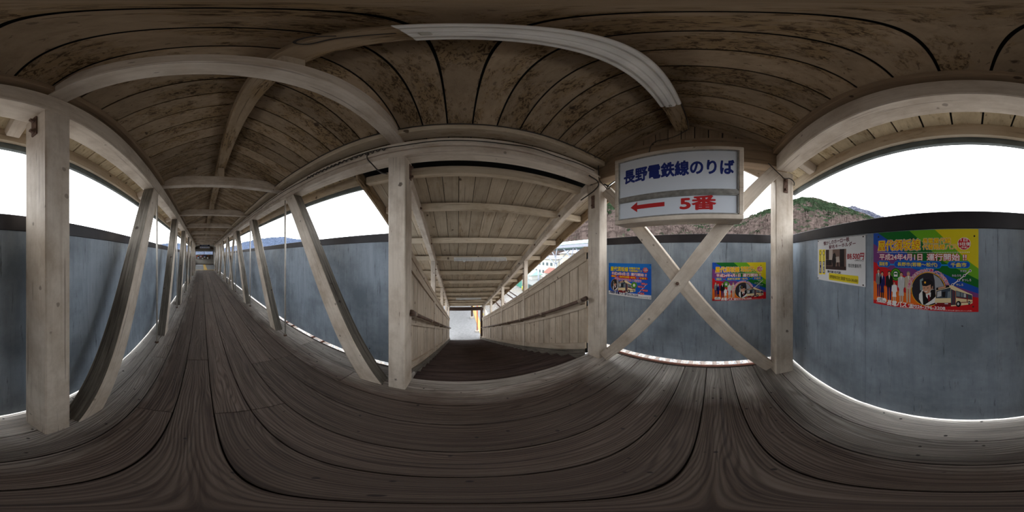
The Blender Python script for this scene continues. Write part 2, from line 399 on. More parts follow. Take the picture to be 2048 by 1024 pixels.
# ---- corner posts
def iron_plate(parent, c, n, along=(0, 0, 1), w=.05, h=.19):
    c, n, a = Vector(c), Vector(n), Vector(along); s = n.cross(a)
    bm = BM(); obox(bm, c-a*h/2+n*.005, c+a*h/2+n*.005, w if abs(n.z) < .5 else w, .01, up=n)
    p = obj('iron_plate', bm, IRON, parent, bevel=.0015)
    for d in (-.3, .3): bolt(p, c+a*h*d+n*.01, n, .014)
    return p
posts = [
 ('square white post beside the first slanted brace on the poster side', -.75, .5375, XD, .21, 2.555, [((-.745, .455, 2.44), (0, -1, 0))]),
 ('square white post with a chipped brown edge between the slanted brace and the stairs', 1.467, .5375, XB, .21, 2.575, [((1.51, .455, 2.44), (0, -1, 0))]),
 ('square white post between the stair wall planks and the end panel with the blue poster', 1.467, -1.6925, XB, .21, 2.575, [((1.47, -1.61, 2.30), (0, 1, 0))]),
 ('square peeling white post in the corner between the two poster walls', -.75, -1.6925, XD, .21, 2.555, [((-.76, -1.61, 2.37), (0, 1, 0))]),
]
for lab, xc, yc, _, dx, top, plates in posts:
    o = beam('timber_post', (xc, yc, 0), (xc, yc, top), .165, dx, kind='paintworn' if ('chipped' in lab or 'peeling' in lab) else 'paint', up=(1, 0, 0), bevel=.008)
    tag(o, lab, 'post')
    for c, n in plates: iron_plate(o, c, n)

# ---- slanted braces of the side trusses
WTH = wood('weathered', 'X')
def brace(side, k, mirror, thin, label):
    xi = XD if side == 'D' else XB; sg = -1 if side == 'D' else 1
    ytop = 2.553 if side == 'D' else 2.573
    th = .155
    x0 = xi+sg*.004
    if thin == 1: th = .075
    if thin == 2: x0 = xi+sg*.08; th = .075
    yy = lambda y: (2*(Y0+BAY*(k+.5))-(y+BAY*k)) if mirror else y+BAY*k
    sl = .577
    pts2 = [(.69, .001), (.935, .001), (.935+sl*ytop, ytop), (.69+sl*ytop, ytop)]
    pts = [(x0, yy(a), b) for a, b in pts2]
    p0 = Vector((pts[0][0]+pts[1][0], pts[0][1]+pts[1][1], 0))/2; p1 = Vector((x0, (pts[2][1]+pts[3][1])/2, ytop))
    p0.x = p1.x = x0+sg*th/2; p0.z = 0
    bm = BM(); fs = prism(bm, pts, (sg*th, 0, 0))
    bm.normal_update()
    bmesh.ops.bevel(bm, geom=bm.edges[:], offset=.006, segments=1, affect='EDGES')
    bm.normal_update()
    for f in bm.faces:
        if .2 < f.normal.z < .75 and abs(f.normal.x) < .5: f.material_index = 1
    M, L = frame(p0, p1)
    o = obj('slanted_brace', bm, [wood('paint', 'X'), WTH], None, M)
    return tag(o, label, 'brace', 'slanted braces of the side trusses')
for side, sn in (('D', 'poster side'), ('B', 'stair side')):
    for k in range(8):
        lab = 'slanted white brace, %s from the stairs along the %s' % (ORD[k], sn)
        if k in (3, 4):
            brace(side, k, False, 1, lab+', inner of a crossed pair'); brace(side, k, True, 2, lab+', outer of a crossed pair')
        else: brace(side, k, k > 4, 0, lab)
    for k in range(1, 8):
        x = -.715 if side == 'D' else 1.425; y = 2.535+BAY*(k-1); zt = 2.553 if side == 'D' else 2.573
        bm = BM(); tube(bm, [(x, y, .03), (x, y, zt)], .016, 12)
        o = obj('steel_rod', bm, plain('white_rod_paint', (.58, .55, .5), .5, vary=.15))
        tag(o, 'thin upright white steel rod, %s along the %s of the corridor from the stairs' % (ORD[k-1], sn), 'rod', 'steel tie rods of the side trusses')
        bm = BM(); tube(bm, [(x, y, .002), (x, y, .03)], .03, 6); obj('nut', bm, IRON, o)

# ---- long plates, ridge, tie beams
def plate(name, x0, x1, y0, y1, z0, z1, lab):
    o = beam(name, ((x0+x1)/2, y0, (z0+z1)/2), ((x0+x1)/2, y1, (z0+z1)/2), x1-x0, z1-z0, bevel=.008)
    return tag(o, lab, 'beam')
plate('wall_plate', -.83, XD, -1.60, 17.9, 2.555, 2.765, 'long white plate beam resting on posts above the poster wall')
plate('wall_plate', XB, 1.55, -1.60, 17.9, 2.575, 2.765, 'long white plate beam with cables above the stair opening')
hd = beam('header_beam', (-.83, -1.695, 2.77), (1.55, -1.695, 2.77), .16, .30, kind='gable', bevel=.008)
tag(hd, 'broad brown-stained header beam across the end wall behind the hanging sign', 'beam')
rb = beam('ridge_beam', (.315, -1.61, 3.20), (.315, 17.9, 3.20), .14, .14, kind='ceil', bevel=.006)
tag(rb, 'long ridge beam under the ceiling peak carrying the fluorescent light', 'beam')
for k in range(9):
    y = Y0+BAY*k; m = wood('paint', 'X')
    bm = BM()
    e = .006
    pts = [(-.72, y-.06, 2.768), (1.43, y-.06, 2.768), (1.43, y-.06, zr(1.43)-e), (1.118, y-.06, 2.945), (-.448, y-.06, 2.945), (-.72, y-.06, zr(-.72)-e)]
    prism(bm, pts, (0, .12, 0))
    o = obj('tie_beam', bm, m, bevel=.006)
    tag(o, 'white tie beam crossing the corridor below the ceiling, %s from the stair opening' % ORD[k], 'beam', 'tie beams of the corridor roof')
    bm = BM(); box(bm, .265, .365, y-.05, y+.05, 2.945, 3.13); obj('king_post', bm, wood('stairceil', 'Z'), o, bevel=.005)
    for sx in (-1, 1):
        if sx > 0 and k == 0: continue
        yt = y-.09
        if sx < 0: beam('rafter_tail', (-.835, yt, zr(-.835)-.062), (-1.055, yt, zr(-1.055)-.062), .10, .115, parent=o)
        else: beam('rafter_tail', (1.555, yt, zr(1.555)-.062), (1.725, yt, zr(1.725)-.062), .10, .115, parent=o)
beam('rafter_tail', (-.835, -1.50, zr(-.835)-.062), (-1.055, -1.50, zr(-1.055)-.062), .10, .115, parent=hd)

# ---- gable above the end wall
bm = BM(); x = -.64
while x < 1.36:
    xa, xb = x+.005, min(x+.1385, 1.36)-.005
    prism(bm, [(xa, -1.62, 2.92), (xb, -1.62, 2.92), (xb, -1.62, zr(xb)-.004), (xa, -1.62, zr(xa)-.004)] if not (xa < APX < xb) else
          [(xa, -1.62, 2.92), (xb, -1.62, 2.92), (xb, -1.62, zr(xb)-.004), (APX, -1.62, APZ-.004), (xa, -1.62, zr(xa)-.004)], (0, -.018, 0))
    x += .1385
prism(bm, [(-.64, -1.648, 2.92), (1.36, -1.648, 2.92), (1.36, -1.648, zr(1.36)-.004), (APX, -1.648, APZ-.004), (-.64, -1.648, zr(-.64)-.004)], (0, -.01, 0), 1)
ga = struct(obj('wall_gable', bm, [wood('gable', 'Z'), plain('roof_felt', (.012, .012, .012), .8)]))
bm = BM(); box(bm, -.60, 1.25, -1.615, -1.585, 2.918, 2.955)
for s in (-1, 1):
    xe = -.60 if s < 0 else 1.25
    prism(bm, [(APX, -1.617, APZ-.045), (xe, -1.617, zr(xe)-.045), (xe, -1.617, zr(xe)-.004), (APX, -1.617, APZ-.004)], (0, .022, 0))
struct(obj('trim_11', bm, wood('gable', 'X')))

# ---- blue-grey sheet walls
def sheet_wall(name, p0, p1, z0, z1, nrm, off=.0):
    """row of upright sheets with a lapped dark cap along the top; p0,p1 in plan"""
    p0, p1, n = Vector((*p0, 0)), Vector((*p1, 0)), Vector((*nrm, 0)); d = (p1-p0); L = d.length; d.normalize()
    bm = BM(); s = off; i = 0; edges = [0]
    while s < L:
        if s > .05: edges.append(s)
        s += .91
    edges.append(L)
    for a, b in zip(edges, edges[1:]):
        c = n*(.0025*(i % 2)); i += 1
        q = [p0+d*a+c, p0+d*(b+.012)+c if b < L else p0+d*b+c]
        prism(bm, [q[0]+Vector((0, 0, z0)), q[1]+Vector((0, 0, z0)), q[1]+Vector((0, 0, z1)), q[0]+Vector((0, 0, z1))], n*-.008)
    o = struct(obj(name, bm, panel_mat()))
    bm = BM(); c = n*.012
    prism(bm, [p0+c+Vector((0, 0, z1-.098)), p1+c+Vector((0, 0, z1-.098)), p1+c+Vector((0, 0, z1+.008)), p0+c+Vector((0, 0, z1+.008))], n*-.035)
    obj('dark_cap', bm, DARKCAP, o, bevel=.003)
    return o
sheet_wall('wall_left', (-.974, -2.03), (-.974, 17.9), .015, 1.815, (1, 0), off=.38)
sheet_wall('wall_right', (1.845, .60), (1.845, 17.9), 0, 1.825, (-1, 0), off=.13)
sheet_wall('wall_end', (1.63, -2.035), (-.98, -2.035), .014, 1.82, (0, 1), off=.5)

# ---- crossed braces on the end wall
def xbrace(p0, p1, y, lab, trim):
    o = beam('cross_brace', p0, p1, .078, .145, bevel=.006)
    return tag(o, lab, 'brace', 'crossed braces of the end wall')
def trimx(a, b, y):
    return (a[0], y, a[1]), (b[0], y, b[1])
a, b = trimx((1.30, .075), (-.64, 2.545), -1.645); xa = xbrace(a, b, 0, 'white brace of the end wall on top at the crossing, rising toward the poster wall', 0)
a, b = trimx((-.62, .08), (1.33, 2.47), -1.725); xb_ = xbrace(a, b, 0, 'white brace of the end wall passing behind the other one, rising toward the stairs', 0)
bm = BM(); obox(bm, (.362, -1.606, 1.27), (.362, -1.594, 1.27), .055, .055, up=(.3, 0, 1)); wp = obj('washer_plate', bm, wood('paint', 'X'), xa, bevel=.003); bolt(wp, (.362, -1.594, 1.27), (0, 1, 0), .012)
for (px_, pz_), pr in (((.80, 1.92), xb_), ((-.05, 1.90), xa)):
    bm = BM(); yy = -1.606 if pr is xa else -1.686
    tube(bm, [(px_, yy, pz_), (px_, yy+.03, pz_), (px_, yy+.03, pz_+.035)], .004, 6); obj('nail', bm, IRON, pr)

# ------------------------------------------------------------------ the stairs
n_st = 29; run = (10.6-SX)/n_st; rise = -PZ/n_st
st = thing('staircase', 'worn dark brown wooden staircase running down to the platform', 'stairs', (SX, (SYL+SYR)/2, 0))
for i in range(n_st):
    x0 = SX+run*i; z1 = -rise*(i+1); bm = BM()
    if i < n_st-1: box(bm, x0+.004, x0+run+.022, SYR+.035, SYL-.035, z1-.035, z1)
    box(bm, x0+.004, x0+.022, SYR+.035, SYL-.035, z1+.0005, z1+rise-.036 if i else z1+rise-.05)
    obj('step', bm, wood('step', 'Y'), st, bevel=.006)
XE = 10.6
def sband(bm, y, dy, o0, o1, x0=SX, x1=XE, mat=0):
    prism(bm, [(x0, y, zs(x0, o0)), (x1, y, zs(x1, o0)), (x1, y, zs(x1, o1)), (x0, y, zs(x0, o1))], (0, dy, 0), mat)
SP = [3.73, 5.81, 7.89, 9.97]
for name, y, sg in (('wall_stair_left', SYL, 1), ('wall_stair_right', SYR, -1)):
    bm = BM(); x = 1.58
    while x < XE:
        xa, xb = x+.0065, min(x+.2, XE)-.0065
        for o0, o1 in ((.20, .82), (.90, 1.50)):
            prism(bm, [(xa, y+sg*.022, zs(xa, o0)), (xb, y+sg*.022, zs(xb, o0)), (xb, y+sg*.022, zs(xb, o1)), (xa, y+sg*.022, zs(xa, o1))], (0, sg*.016, 0))
        x += .2
    n0 = len(bm.faces); sband(bm, y+sg*.045, sg*.01, .0, 1.6, mat=1)
    wl = struct(obj(name, bm, [wood('stairwall', 'Z'), plain('roof_felt', (.012, .012, .012), .8)]))
    for o0, o1, nm in ((.10, .22, 'skirting'), (.80, .92, 'middle_rail'), (1.48, 1.60, 'top_rail')):
        bm = BM(); sband(bm, y-sg*.005, sg*.03, o0, o1)
        M, L = frame((SX, y, zs(SX, o0)), (XE, y, zs(XE, o0))); obj(nm, bm, wood('stairwall', 'X'), wl, M)
    bm = BM(); sband(bm, y-sg*.02, sg*.11, 1.60, 1.685); M, L = frame((SX, y, zs(SX, 1.6)), (XE, y, zs(XE, 1.6)))
    obj('cap_rail', bm, wood('stairwall', 'X'), wl, M, bevel=.006)
    bm = BM(); sband(bm, y-sg*.034, sg*.03, -.30, .10); M, L = frame((SX, y, zs(SX)), (XE, y, zs(XE)))
    obj('stringer', bm, wood('weathered', 'X'), wl, M)
    side = 'open side' if sg < 0 else 'corridor side'
    side = 'far side of the stairs' if sg < 0 else 'corridor side of the stairs'
    # posts
    for i, x in enumerate(SP):
        bm = BM()
        yo = y-sg*.012
        pts = [(x-.05, yo, zs(x-.05, .0)), (x+.05, yo, zs(x+.05, .0)), (x+.05, yo, zs(x+.05, 2.445)), (x-.05, yo, zs(x-.05, 2.445))]
        prism(bm, pts, (0, sg*.10, 0))
        M = Matrix.Translation((x, yo+sg*.05, zs(x)))
        o = tag(obj('stair_post', bm, wood('paint', 'Z'), None, M, bevel=.005), 'narrow white post on the %s, %s from the top' % (side, ORD[i]), 'post', 'posts along the stair walls')
        for dz in (2.28, 2.14): bolt(o, (x, yo, zs(x, dz)), (0, -sg, 0), .012)
    # roof plate
    bm = BM(); x0 = 1.575; sband(bm, y-sg*.012, sg*.10, 2.445, 2.60, x0, XE+.1)
    M, L = frame((x0, y, zs(x0, 2.5)), (XE, y, zs(XE, 2.5)))
    o = tag(obj('stair_plate', bm, wood('paint', 'X'), None, M, bevel=.006), 'slanting white roof plate over the posts on the %s' % side, 'beam')
    for k in range(9):
        xx = 2.2+k*.9; bolt(o, (xx, y-sg*.012, zs(xx, 2.52)), (0, -sg, 0), .014)
    # handrail
    hy = y-sg*.085
    bm = BM(); pts = [(1.50, hy, zs(1.50, .93)), (XE-.05, hy, zs(XE-.05, .93))]; tube(bm, pts, .024, 12)
    bm2 = bm; tube(bm2, [(1.50, hy, zs(1.5, .93)), (1.56, hy, zs(1.56, .93))], .032, 12)
    hr = tag(obj('handrail', bm, plain('worn_brown_rail', (.10, .062, .045), .45, vary=.35, scale=9), None, Matrix.Translation((1.5, hy, zs(1.5, .93)))), 'brown pipe handrail on brackets along the %s' % side, 'handrail')
    for k in range(9):
        xx = 1.62+k*1.06; z = zs(xx, .93)
        bm = BM(); tube(bm, [(xx, y-sg*.003, z-.06), (xx, hy, z-.055), (xx, hy, z-.02)], .011, 8); tube(bm, [(xx-.03, hy, z+.015), (xx+.03, hy, z-.015)], .03, 10)
        obj('bracket', bm, plain('rail_bracket', (.30, .235, .18), .6, vary=.3, scale=15), hr)
# rafters across the stair roof
RX = [1.74, 2.31, 3.16, 3.89, 4.78, 5.62, 6.52, 7.29, 8.18, 9.0, 9.75, 10.4]
rafters = []
for i, x in enumerate(RX):
    bm = BM(); ya, yb = (-2.14, 1.07)
    box(bm, x-.045, x+.045, ya, yb, zs(x, 2.56), zs(x, 2.665))
    o = obj('stair_rafter', bm, wood('stairceil', 'Y'), bevel=.006)
    tag(o, 'whitewashed rafter across the stair ceiling, %s from the top of the stairs' % ORD[i], 'rafter', 'rafters across the stair ceiling'); rafters.append(o)
bm = BM(); y = -2.17
while y < 1.1:
    ya, yb = y+.004, min(y+.196, 1.1)-.004; dz = random.uniform(-.002, .002); x0, x1 = 1.80, XE+.1
    prism(bm, [(x0, ya, zs(x0, 2.69)+dz), (x1, ya, zs(x1, 2.69)+dz), (x1, ya, zs(x1, 2.71)+dz), (x0, ya, zs(x0, 2.71)+dz)], (0, yb-ya, 0)); y += .196
M, L = frame((1.6, -.5, zs(1.6, 2.7)), (XE, -.5, zs(XE, 2.7)))
struct(obj('ceiling_stair', bm, wood('stairceil', 'X'), None, M))
bm = BM(); prism(bm, [(1.57, -2.2, zs(1.57, 2.725)), (XE+.15, -2.2, zs(XE+.15, 2.725)), (XE+.15, -2.2, zs(XE+.15, 2.745)), (1.57, -2.2, zs(1.57, 2.745))], (0, 3.33, 0))
struct(obj('roof_stair', bm, plain('roof_felt', (.012, .012, .012), .8)))
for nm, y in (('trim_12', -2.18), ('trim_13', 1.10)):
    bm = BM(); sband(bm, y, .03, 2.49, 2.685, 1.565, XE+.12); M, L = frame((1.57, y, zs(1.57, 2.5)), (XE, y, zs(XE, 2.5)))
    struct(obj(nm, bm, wood('ceil', 'X'), None, M))
# exit at the foot
bm = BM(); box(bm, XE+.02, XE+.14, SYR-.2, SYL+.2, -2.16, -1.93)
tag(obj('exit_lintel', bm, wood('dark', 'Y'), bevel=.008), 'dark beam across the exit at the foot of the stairs', 'beam')
dp = obj('exit_post', (lambda b: (box(b, XE+.03, XE+.19, -1.66, -1.50, PZ+.22, -2.16), b)[1])(BM()), wood('dark', 'Z'), bevel=.008)
tag(dp, 'dark brown post beside the exit at the foot of the stairs', 'post')
obj('footing', (lambda b: (box(b, XE+.0, XE+.24, -1.69, -1.46, PZ, PZ+.22), b)[1])(BM()), plain('pale_concrete', (.42, .38, .33), .85, bump=.3, scale=14), dp, bevel=.01)

# ---- stair ceiling lights
def stair_light(x, guard, lab):
    zc = zs(x, 2.60); xl = x-.045
    t = thing('tube_light', lab, 'light', (xl, -.54, zc), 'tube lights on the stair ceiling')
    WH = plain('white_enamel', (.62, .61, .58), .4, vary=.1)
    bm = BM(); box(bm, xl-.05, xl-.002, -1.17, .09, zc-.03, zc+.04); obj('housing', bm, WH, t, bevel=.006)
    bm = BM(); tube(bm, [(xl-.075, -1.13, zc-.03), (xl-.075, .05, zc-.03)], .0165, 12); obj('tube', bm, plain('tube_glass', (.80, .81, .80), .25, vary=0), t)
    for yy in (-1.15, .07):
        bm = BM(); box(bm, xl-.10, xl-.045, yy-.015, yy+.015, zc-.055, zc+.005); obj('socket', bm, WH, t, bevel=.003)
    for yy in (-.95, -.15):
        bm = BM(); box(bm, xl-.052, xl-.001, yy-.025, yy+.025, zc-.075, zc-.03); obj('clip', bm, WH, t, bevel=.003)
    if guard:
        bm = BM()
        for k in range(11):
            yy = -1.10+k*.112
            tube(bm, [(xl-.05, yy, zc+.01), (xl-.095, yy, zc+.005), (xl-.11, yy, zc-.03), (xl-.09, yy, zc-.06), (xl-.05, yy, zc-.055)], .0025, 5)
        for dx, dz in ((-.11, -.03), (-.09, -.06), (-.095, .005)): tube(bm, [(xl+dx, -1.10, zc+dz), (xl+dx, .02, zc+dz)], .0025, 5)
        obj('wire_guard', bm, plain('galvanised_wire', (.35, .34, .32), .4, .6, vary=.1), t)
stair_light(RX[3], True, 'caged fluorescent tube light on a rafter in the upper stair ceiling')
stair_light(RX[8], False, 'plain fluorescent tube light on a rafter low down the stair ceiling')

# ------------------------------------------------------------------ ridge fluorescent, cables
fl = thing('batten_light', 'long ribbed white fluorescent fitting without tube under the ridge beam', 'light', (.305, -.52, 3.06))
ya, yb = -1.125, .10
prof = [(-.078, .065), (-.078, .03), (-.070, .018), (-.052, .016), (-.046, .026), (-.040, .026), (-.034, 0), (-.008, -.004), (-.005, .002), (.005, .002), (.008, -.004), (.034, 0), (.040, .026), (.046, .026), (.052, .016), (.070, .018), (.078, .03), (.078, .065)]
bm = BM(); prism(bm, [(.305+a, ya, 3.065+b) for a, b in prof], (0, yb-ya, 0)); obj('reflector', bm, plain('old_white_enamel', (.80, .78, .74), .45, vary=.15, scale=5), fl, bevel=.0025)
bm = BM(); box(bm, .295, .325, yb-.05, yb-.025, 3.052, 3.066); obj('socket', bm, plain('old_plastic', (.5, .48, .42), .5), fl, bevel=.003)
bm = BM(); tube(bm, [(.30, ya+.02, 3.062), (.30, ya+.02, 3.05)], .012, 10); obj('screw_cap', bm, plain('old_plastic', (.5, .48, .42), .5), fl)
def cable(name, pts, r, lab, mat=None):
    cu = bpy.data.curves.new(name, 'CURVE'); cu.dimensions = '3D'; cu.bevel_depth = r; cu.bevel_resolution = 2
    sp = cu.splines.new('BEZIER'); sp.bezier_points.add(len(pts)-1)
    for b, p in zip(sp.bezier_points, pts): b.co = p; b.handle_left_type = b.handle_right_type = 'AUTO'
    cu.materials.append(mat or CABLE)
    tmp = bpy.data.objects.new(name, cu); COL.objects.link(tmp)
    dg = bpy.context.evaluated_depsgraph_get(); me = bpy.data.meshes.new_from_object(tmp.evaluated_get(dg))
    bpy.data.objects.remove(tmp); bpy.data.curves.remove(cu)
    o = bpy.data.objects.new(name, me); COL.objects.link(o)
    c = Vector(pts[0]); me.transform(Matrix.Translation(-c)); o.location = c
    return tag(o, lab, 'cable') if lab else o
R_ = random.Random(3)
pts = [(1.352+R_.uniform(-.003, .004), y*.28-1.5, 2.715+R_.uniform(-.012, .012)) for y in range(0, 62)]
cable('cable', pts, .005, 'thin dark cable clipped along the plate beam above the stair opening')
pts = [(1.25+R_.uniform(-.002, .002), y*.4-1.5, 2.868+R_.uniform(-.005, .005)) for y in range(0, 44)]
cable('cable', pts, .006, 'black cable running where the ceiling boards meet the stair-side ledger')
pts = []
for k in range(70):
    a = k*1.7; pts.append((1.348-.012*abs(math.sin(a)), .62+k*.017, 2.70+.014*math.cos(a)))
cable('cable', pts, .006, 'tangled bundle of cable wound along the plate beam beside the chipped post')
cable('cable', [(1.35, .82, 2.70), (1.335, .83, 2.64), (1.36, .78, 2.53), (1.38, .70, 2.42), (1.375, .635, 2.385)], .007, 'loose grey cable hanging from the plate beam to the chipped post')
cable('cable', [(1.30, -1.52, 2.88), (1.33, -1.56, 2.72), (1.335, -1.58, 2.60), (1.30, -1.585, 2.53), (1.25, -1.585, 2.47), (1.20, -1.59, 2.42), (1.16, -1.59, 2.47)], .006, 'kinked wire at the corner post above the crossed braces')
cable('cable', [(1.345, -1.40, 2.60), (1.34, -1.57, 2.53), (1.42, -1.60, 2.48), (1.56, -1.597, 2.42), (1.66, -1.56, 2.36)], .008, 'cable looping around the top of the post between stairs and end panel')
cable('cable', [(.24, -1.58, 3.13), (.37, -1.575, 3.02), (.47, -1.58, 2.99), (.60, -1.575, 2.965), (.66, -1.57, 2.80), (.67, -1.55, 2.66)], .005, 'thin wire from the ridge beam down the gable boards to the sign')
cable('cable', [(.24, -.25, 3.15), (.235, -1.0, 3.145), (.24, -1.5, 3.14), (.25, -1.57, 3.13)], .005, 'thin wire along the ridge beam beside the fluorescent fitting')
cable('cable', [(.30, .12, 3.10), (.28, .25, 3.125), (.24, .36, 3.12), (.22, .30, 3.124), (.26, .24, 3.126)], .005, 'short curl of wire under the ridge beam at the light fitting end')
cable('cable', [(-.55, -1.58, 2.62), (-.60, -1.575, 2.56), (-.69, -1.57, 2.47), (-.72, -1.565, 2.44), (-.79, -1.565, 2.45), (-.84, -1.57, 2.42), (-.87, -1.62, 2.40)], .006, 'rusty wire knotted around the bolted plate on the corner post')

# ------------------------------------------------------------------ hanging light-box sign
YS = -1.36; X0, X1, Z0, Z1 = -.255, .945, 1.868, 2.642; ZB = 2.12
sg_ = thing('hanging_sign', 'white framed light-box sign with blue lettering and red arrow above the crossed braces', 'sign', ((X0+X1)/2, YS-.1, Z0))
FRM = wood('paint', 'X')
bm = BM(); box(bm, X0+.012, X1-.012, YS-.235, YS-.02, Z0+.012, Z1-.012); obj('case', bm, plain('grey_case', (.40, .37, .33), .6, vary=.2), sg_, bevel=.004)
bm = BM(); f = .042
for a in ((X0, X1, Z0, Z0+f), (X0, X1, Z1-f, Z1), (X0, X0+f, Z0+f, Z1-f), (X1-f, X1, Z0+f, Z1-f)): box(bm, a[0], a[1], YS-.24, YS, a[2], a[3])
obj('frame', bm, FRM, sg_, bevel=.005)
AL = plain('dull_aluminium', (.30, .29, .27), .4, .5, vary=.25, scale=25)
bm = BM(); i_ = .012
for (za, zb) in ((Z0+f, ZB-.018), (ZB+.018, Z1-f)):
    for a in ((X0+f, X1-f, za, za+i_), (X0+f, X1-f, zb-i_, zb), (X0+f, X0+f+i_, za, zb), (X1-f-i_, X1-f, za, zb)): box(bm, a[0], a[1], YS-.03, YS-.004, a[2], a[3])
box(bm, X0+f, X1-f, YS-.03, YS-.002, ZB-.018, ZB+.018)
obj('glazing_bead', bm, AL, sg_, bevel=.002)
ACR = plain('pale_acrylic', (.62, .66, .72), .35, vary=.04, scale=2)
for nm, za, zb in (('lower_panel', Z0+f, ZB-.018), ('upper_panel', ZB+.018, Z1-f)):
    bm = BM(); box(bm, X0+f, X1-f, YS-.026, YS-.018, za, zb); obj(nm, bm, ACR, sg_)

# ---- flat graphics helpers
NAVY = plain('navy_ink', (.012, .025, .16), .5, vary=0); RED = plain('red_ink', (.42, .018, .02), .5, vary=0)
def ink(name, rgb): return plain(name, lin(rgb), .45, vary=0, spec=.25)
def glyph_mesh(s, off):
    cu = bpy.data.curves.new('t', 'FONT'); cu.body = s; cu.size = 1; cu.offset = off; cu.fill_mode = 'FRONT'; cu.resolution_u = 4
    tmp = bpy.data.objects.new('t', cu); COL.objects.link(tmp)
    dg = bpy.context.evaluated_depsgraph_get(); me = bpy.data.meshes.new_from_object(tmp.evaluated_get(dg))
    bpy.data.objects.remove(tmp); bpy.data.curves.remove(cu)
    return me
class Board:
    """flat printed surface: origin at its upper corner, R to the reader's right, U up, Nn towards the reader, size W x Hh"""
    def __init__(s, O, R, U, W, Hh): s.O, s.R, s.U = Vector(O), Vector(R), Vector(U); s.N = s.R.cross(s.U); s.W, s.H = W, Hh
    def p(s, u, v, k=0): return s.O+s.R*u*s.W-s.U*v*s.H+s.N*(k*.00035)
    def M(s, c): M = Matrix((s.R, s.U, s.N)).transposed().to_4x4(); M.translation = c; return M
    def text(s, name, txt, rect, layers, parent, shear=0, ang=0):
        """rect = u0,v0,u1,v1 of the inked box; layers = [(offset in em, material, k)] from back to front"""
        u0, v0, u1, v1 = rect; bm = BM(); mats = []
        ref = glyph_mesh(txt, 0); xs = [v.co.x for v in ref.vertices]; ys = [v.co.y for v in ref.vertices]
        if not xs: return
        xa, xb, yc, yd = min(xs), max(xs), min(ys), max(ys); bpy.data.meshes.remove(ref)
        for off, m, k in layers:
            mats.append(m)
            ns = 0 if off <= 0 else (8 if off < .05 else 12)
            sh = [(0, 0)]+[(off*math.cos(2*pi*i/ns), off*math.sin(2*pi*i/ns)) for i in range(ns)]
            me = glyph_mesh(txt, 0)
            for ic, (dx, dy) in enumerate(sh):
                kk = k+ic*.03
                n0 = len(bm.verts); f0 = len(bm.faces); bm.from_mesh(me)
                bm.verts.ensure_lookup_table(); bm.faces.ensure_lookup_table()
                for v in bm.verts[n0:]:
                    a = (v.co.x+dx-xa)/(xb-xa); b = (v.co.y+dy-yc)/(yd-yc)
                    a += shear*(b-.5)
                    if ang:
                        cx, cy = (a-.5)*(u1-u0)*s.W, (b-.5)*(v1-v0)*s.H
                        ca, sa = math.cos(ang), math.sin(ang); cx, cy = cx*ca-cy*sa, cx*sa+cy*ca
                        v.co = s.p((u0+u1)/2+cx/s.W, (v0+v1)/2-cy/s.H, kk)
                    else: v.co = s.p(u0+(u1-u0)*a, v1-(v1-v0)*b, kk)
                for f_ in bm.faces[f0:]: f_.material_index = len(mats)-1
            bpy.data.meshes.remove(me)
        return obj(name, bm, mats, parent, s.M(s.p((u0+u1)/2, (v0+v1)/2)))
    def polys(s, name, items, parent):
        """items = [(points uv, material, k)]"""
        bm = BM(); mats = []
        for pts, m, k in items:
            if m not in mats: mats.append(m)
            vs = [bm.verts.new(s.p(u, v, k)) for u, v in pts]
            f_ = bm.faces.new(vs); f_.material_index = mats.index(m)
            f_.normal_update()
            if f_.normal.dot(s.N) < 0: f_.normal_flip()
        us = [u for it in items for u, v in it[0]]; vv = [v for it in items for u, v in it[0]]
        return obj(name, bm, mats, parent, s.M(s.p((min(us)+max(us))/2, (min(vv)+max(vv))/2)))
    def disc(s, u, v, r, n=36, e=1):
        """circle of radius r (in widths)"""
        return [(u+r*math.cos(2*pi*i/n), v+e*r*s.W/s.H*math.sin(2*pi*i/n)) for i in range(n)]
    def pill(s, u0, v0, u1, v1, n=10, rad=.5):
        r = (v1-v0)*rad*s.H/s.W; out = []
        for (cu_, cv_, a0) in ((u1-r, v0+(v1-v0)*rad, -pi/2), (u1-r, v1-(v1-v0)*rad, 0), (u0+r, v1-(v1-v0)*rad, pi/2), (u0+r, v0+(v1-v0)*rad, pi)):
            for i in range(n+1):
                a = a0+pi/2*i/n; out.append((cu_+r*math.cos(a), cv_+r*s.W/s.H*math.sin(a)))
        return out
    def line(s, a, b, wd):
        d = Vector(((b[0]-a[0])*s.W, (b[1]-a[1])*s.H)).normalized(); n = Vector((-d.y, d.x))*wd/2
        return [(a[0]+n.x/s.W, a[1]+n.y/s.H), (b[0]+n.x/s.W, b[1]+n.y/s.H), (b[0]-n.x/s.W, b[1]-n.y/s.H), (a[0]-n.x/s.W, a[1]-n.y/s.H)]
B = Board((X1, YS-.0175, Z1), (-1, 0, 0), (0, 0, 1), X1-X0, Z1-Z0)
B.text('station_line_lettering', '長野電鉄線のりば', (.085, .215, .93, .43), [(.040, NAVY, 1)], sg_)
B.text('platform_number_lettering', '5番', (.55, .72, .80, .885), [(.036, RED, 1)], sg_)
B.polys('arrow', [([(.145, .79), (.205, .725), (.205, .768), (.43, .768), (.43, .822), (.205, .822), (.205, .862)], RED, 1)], sg_)

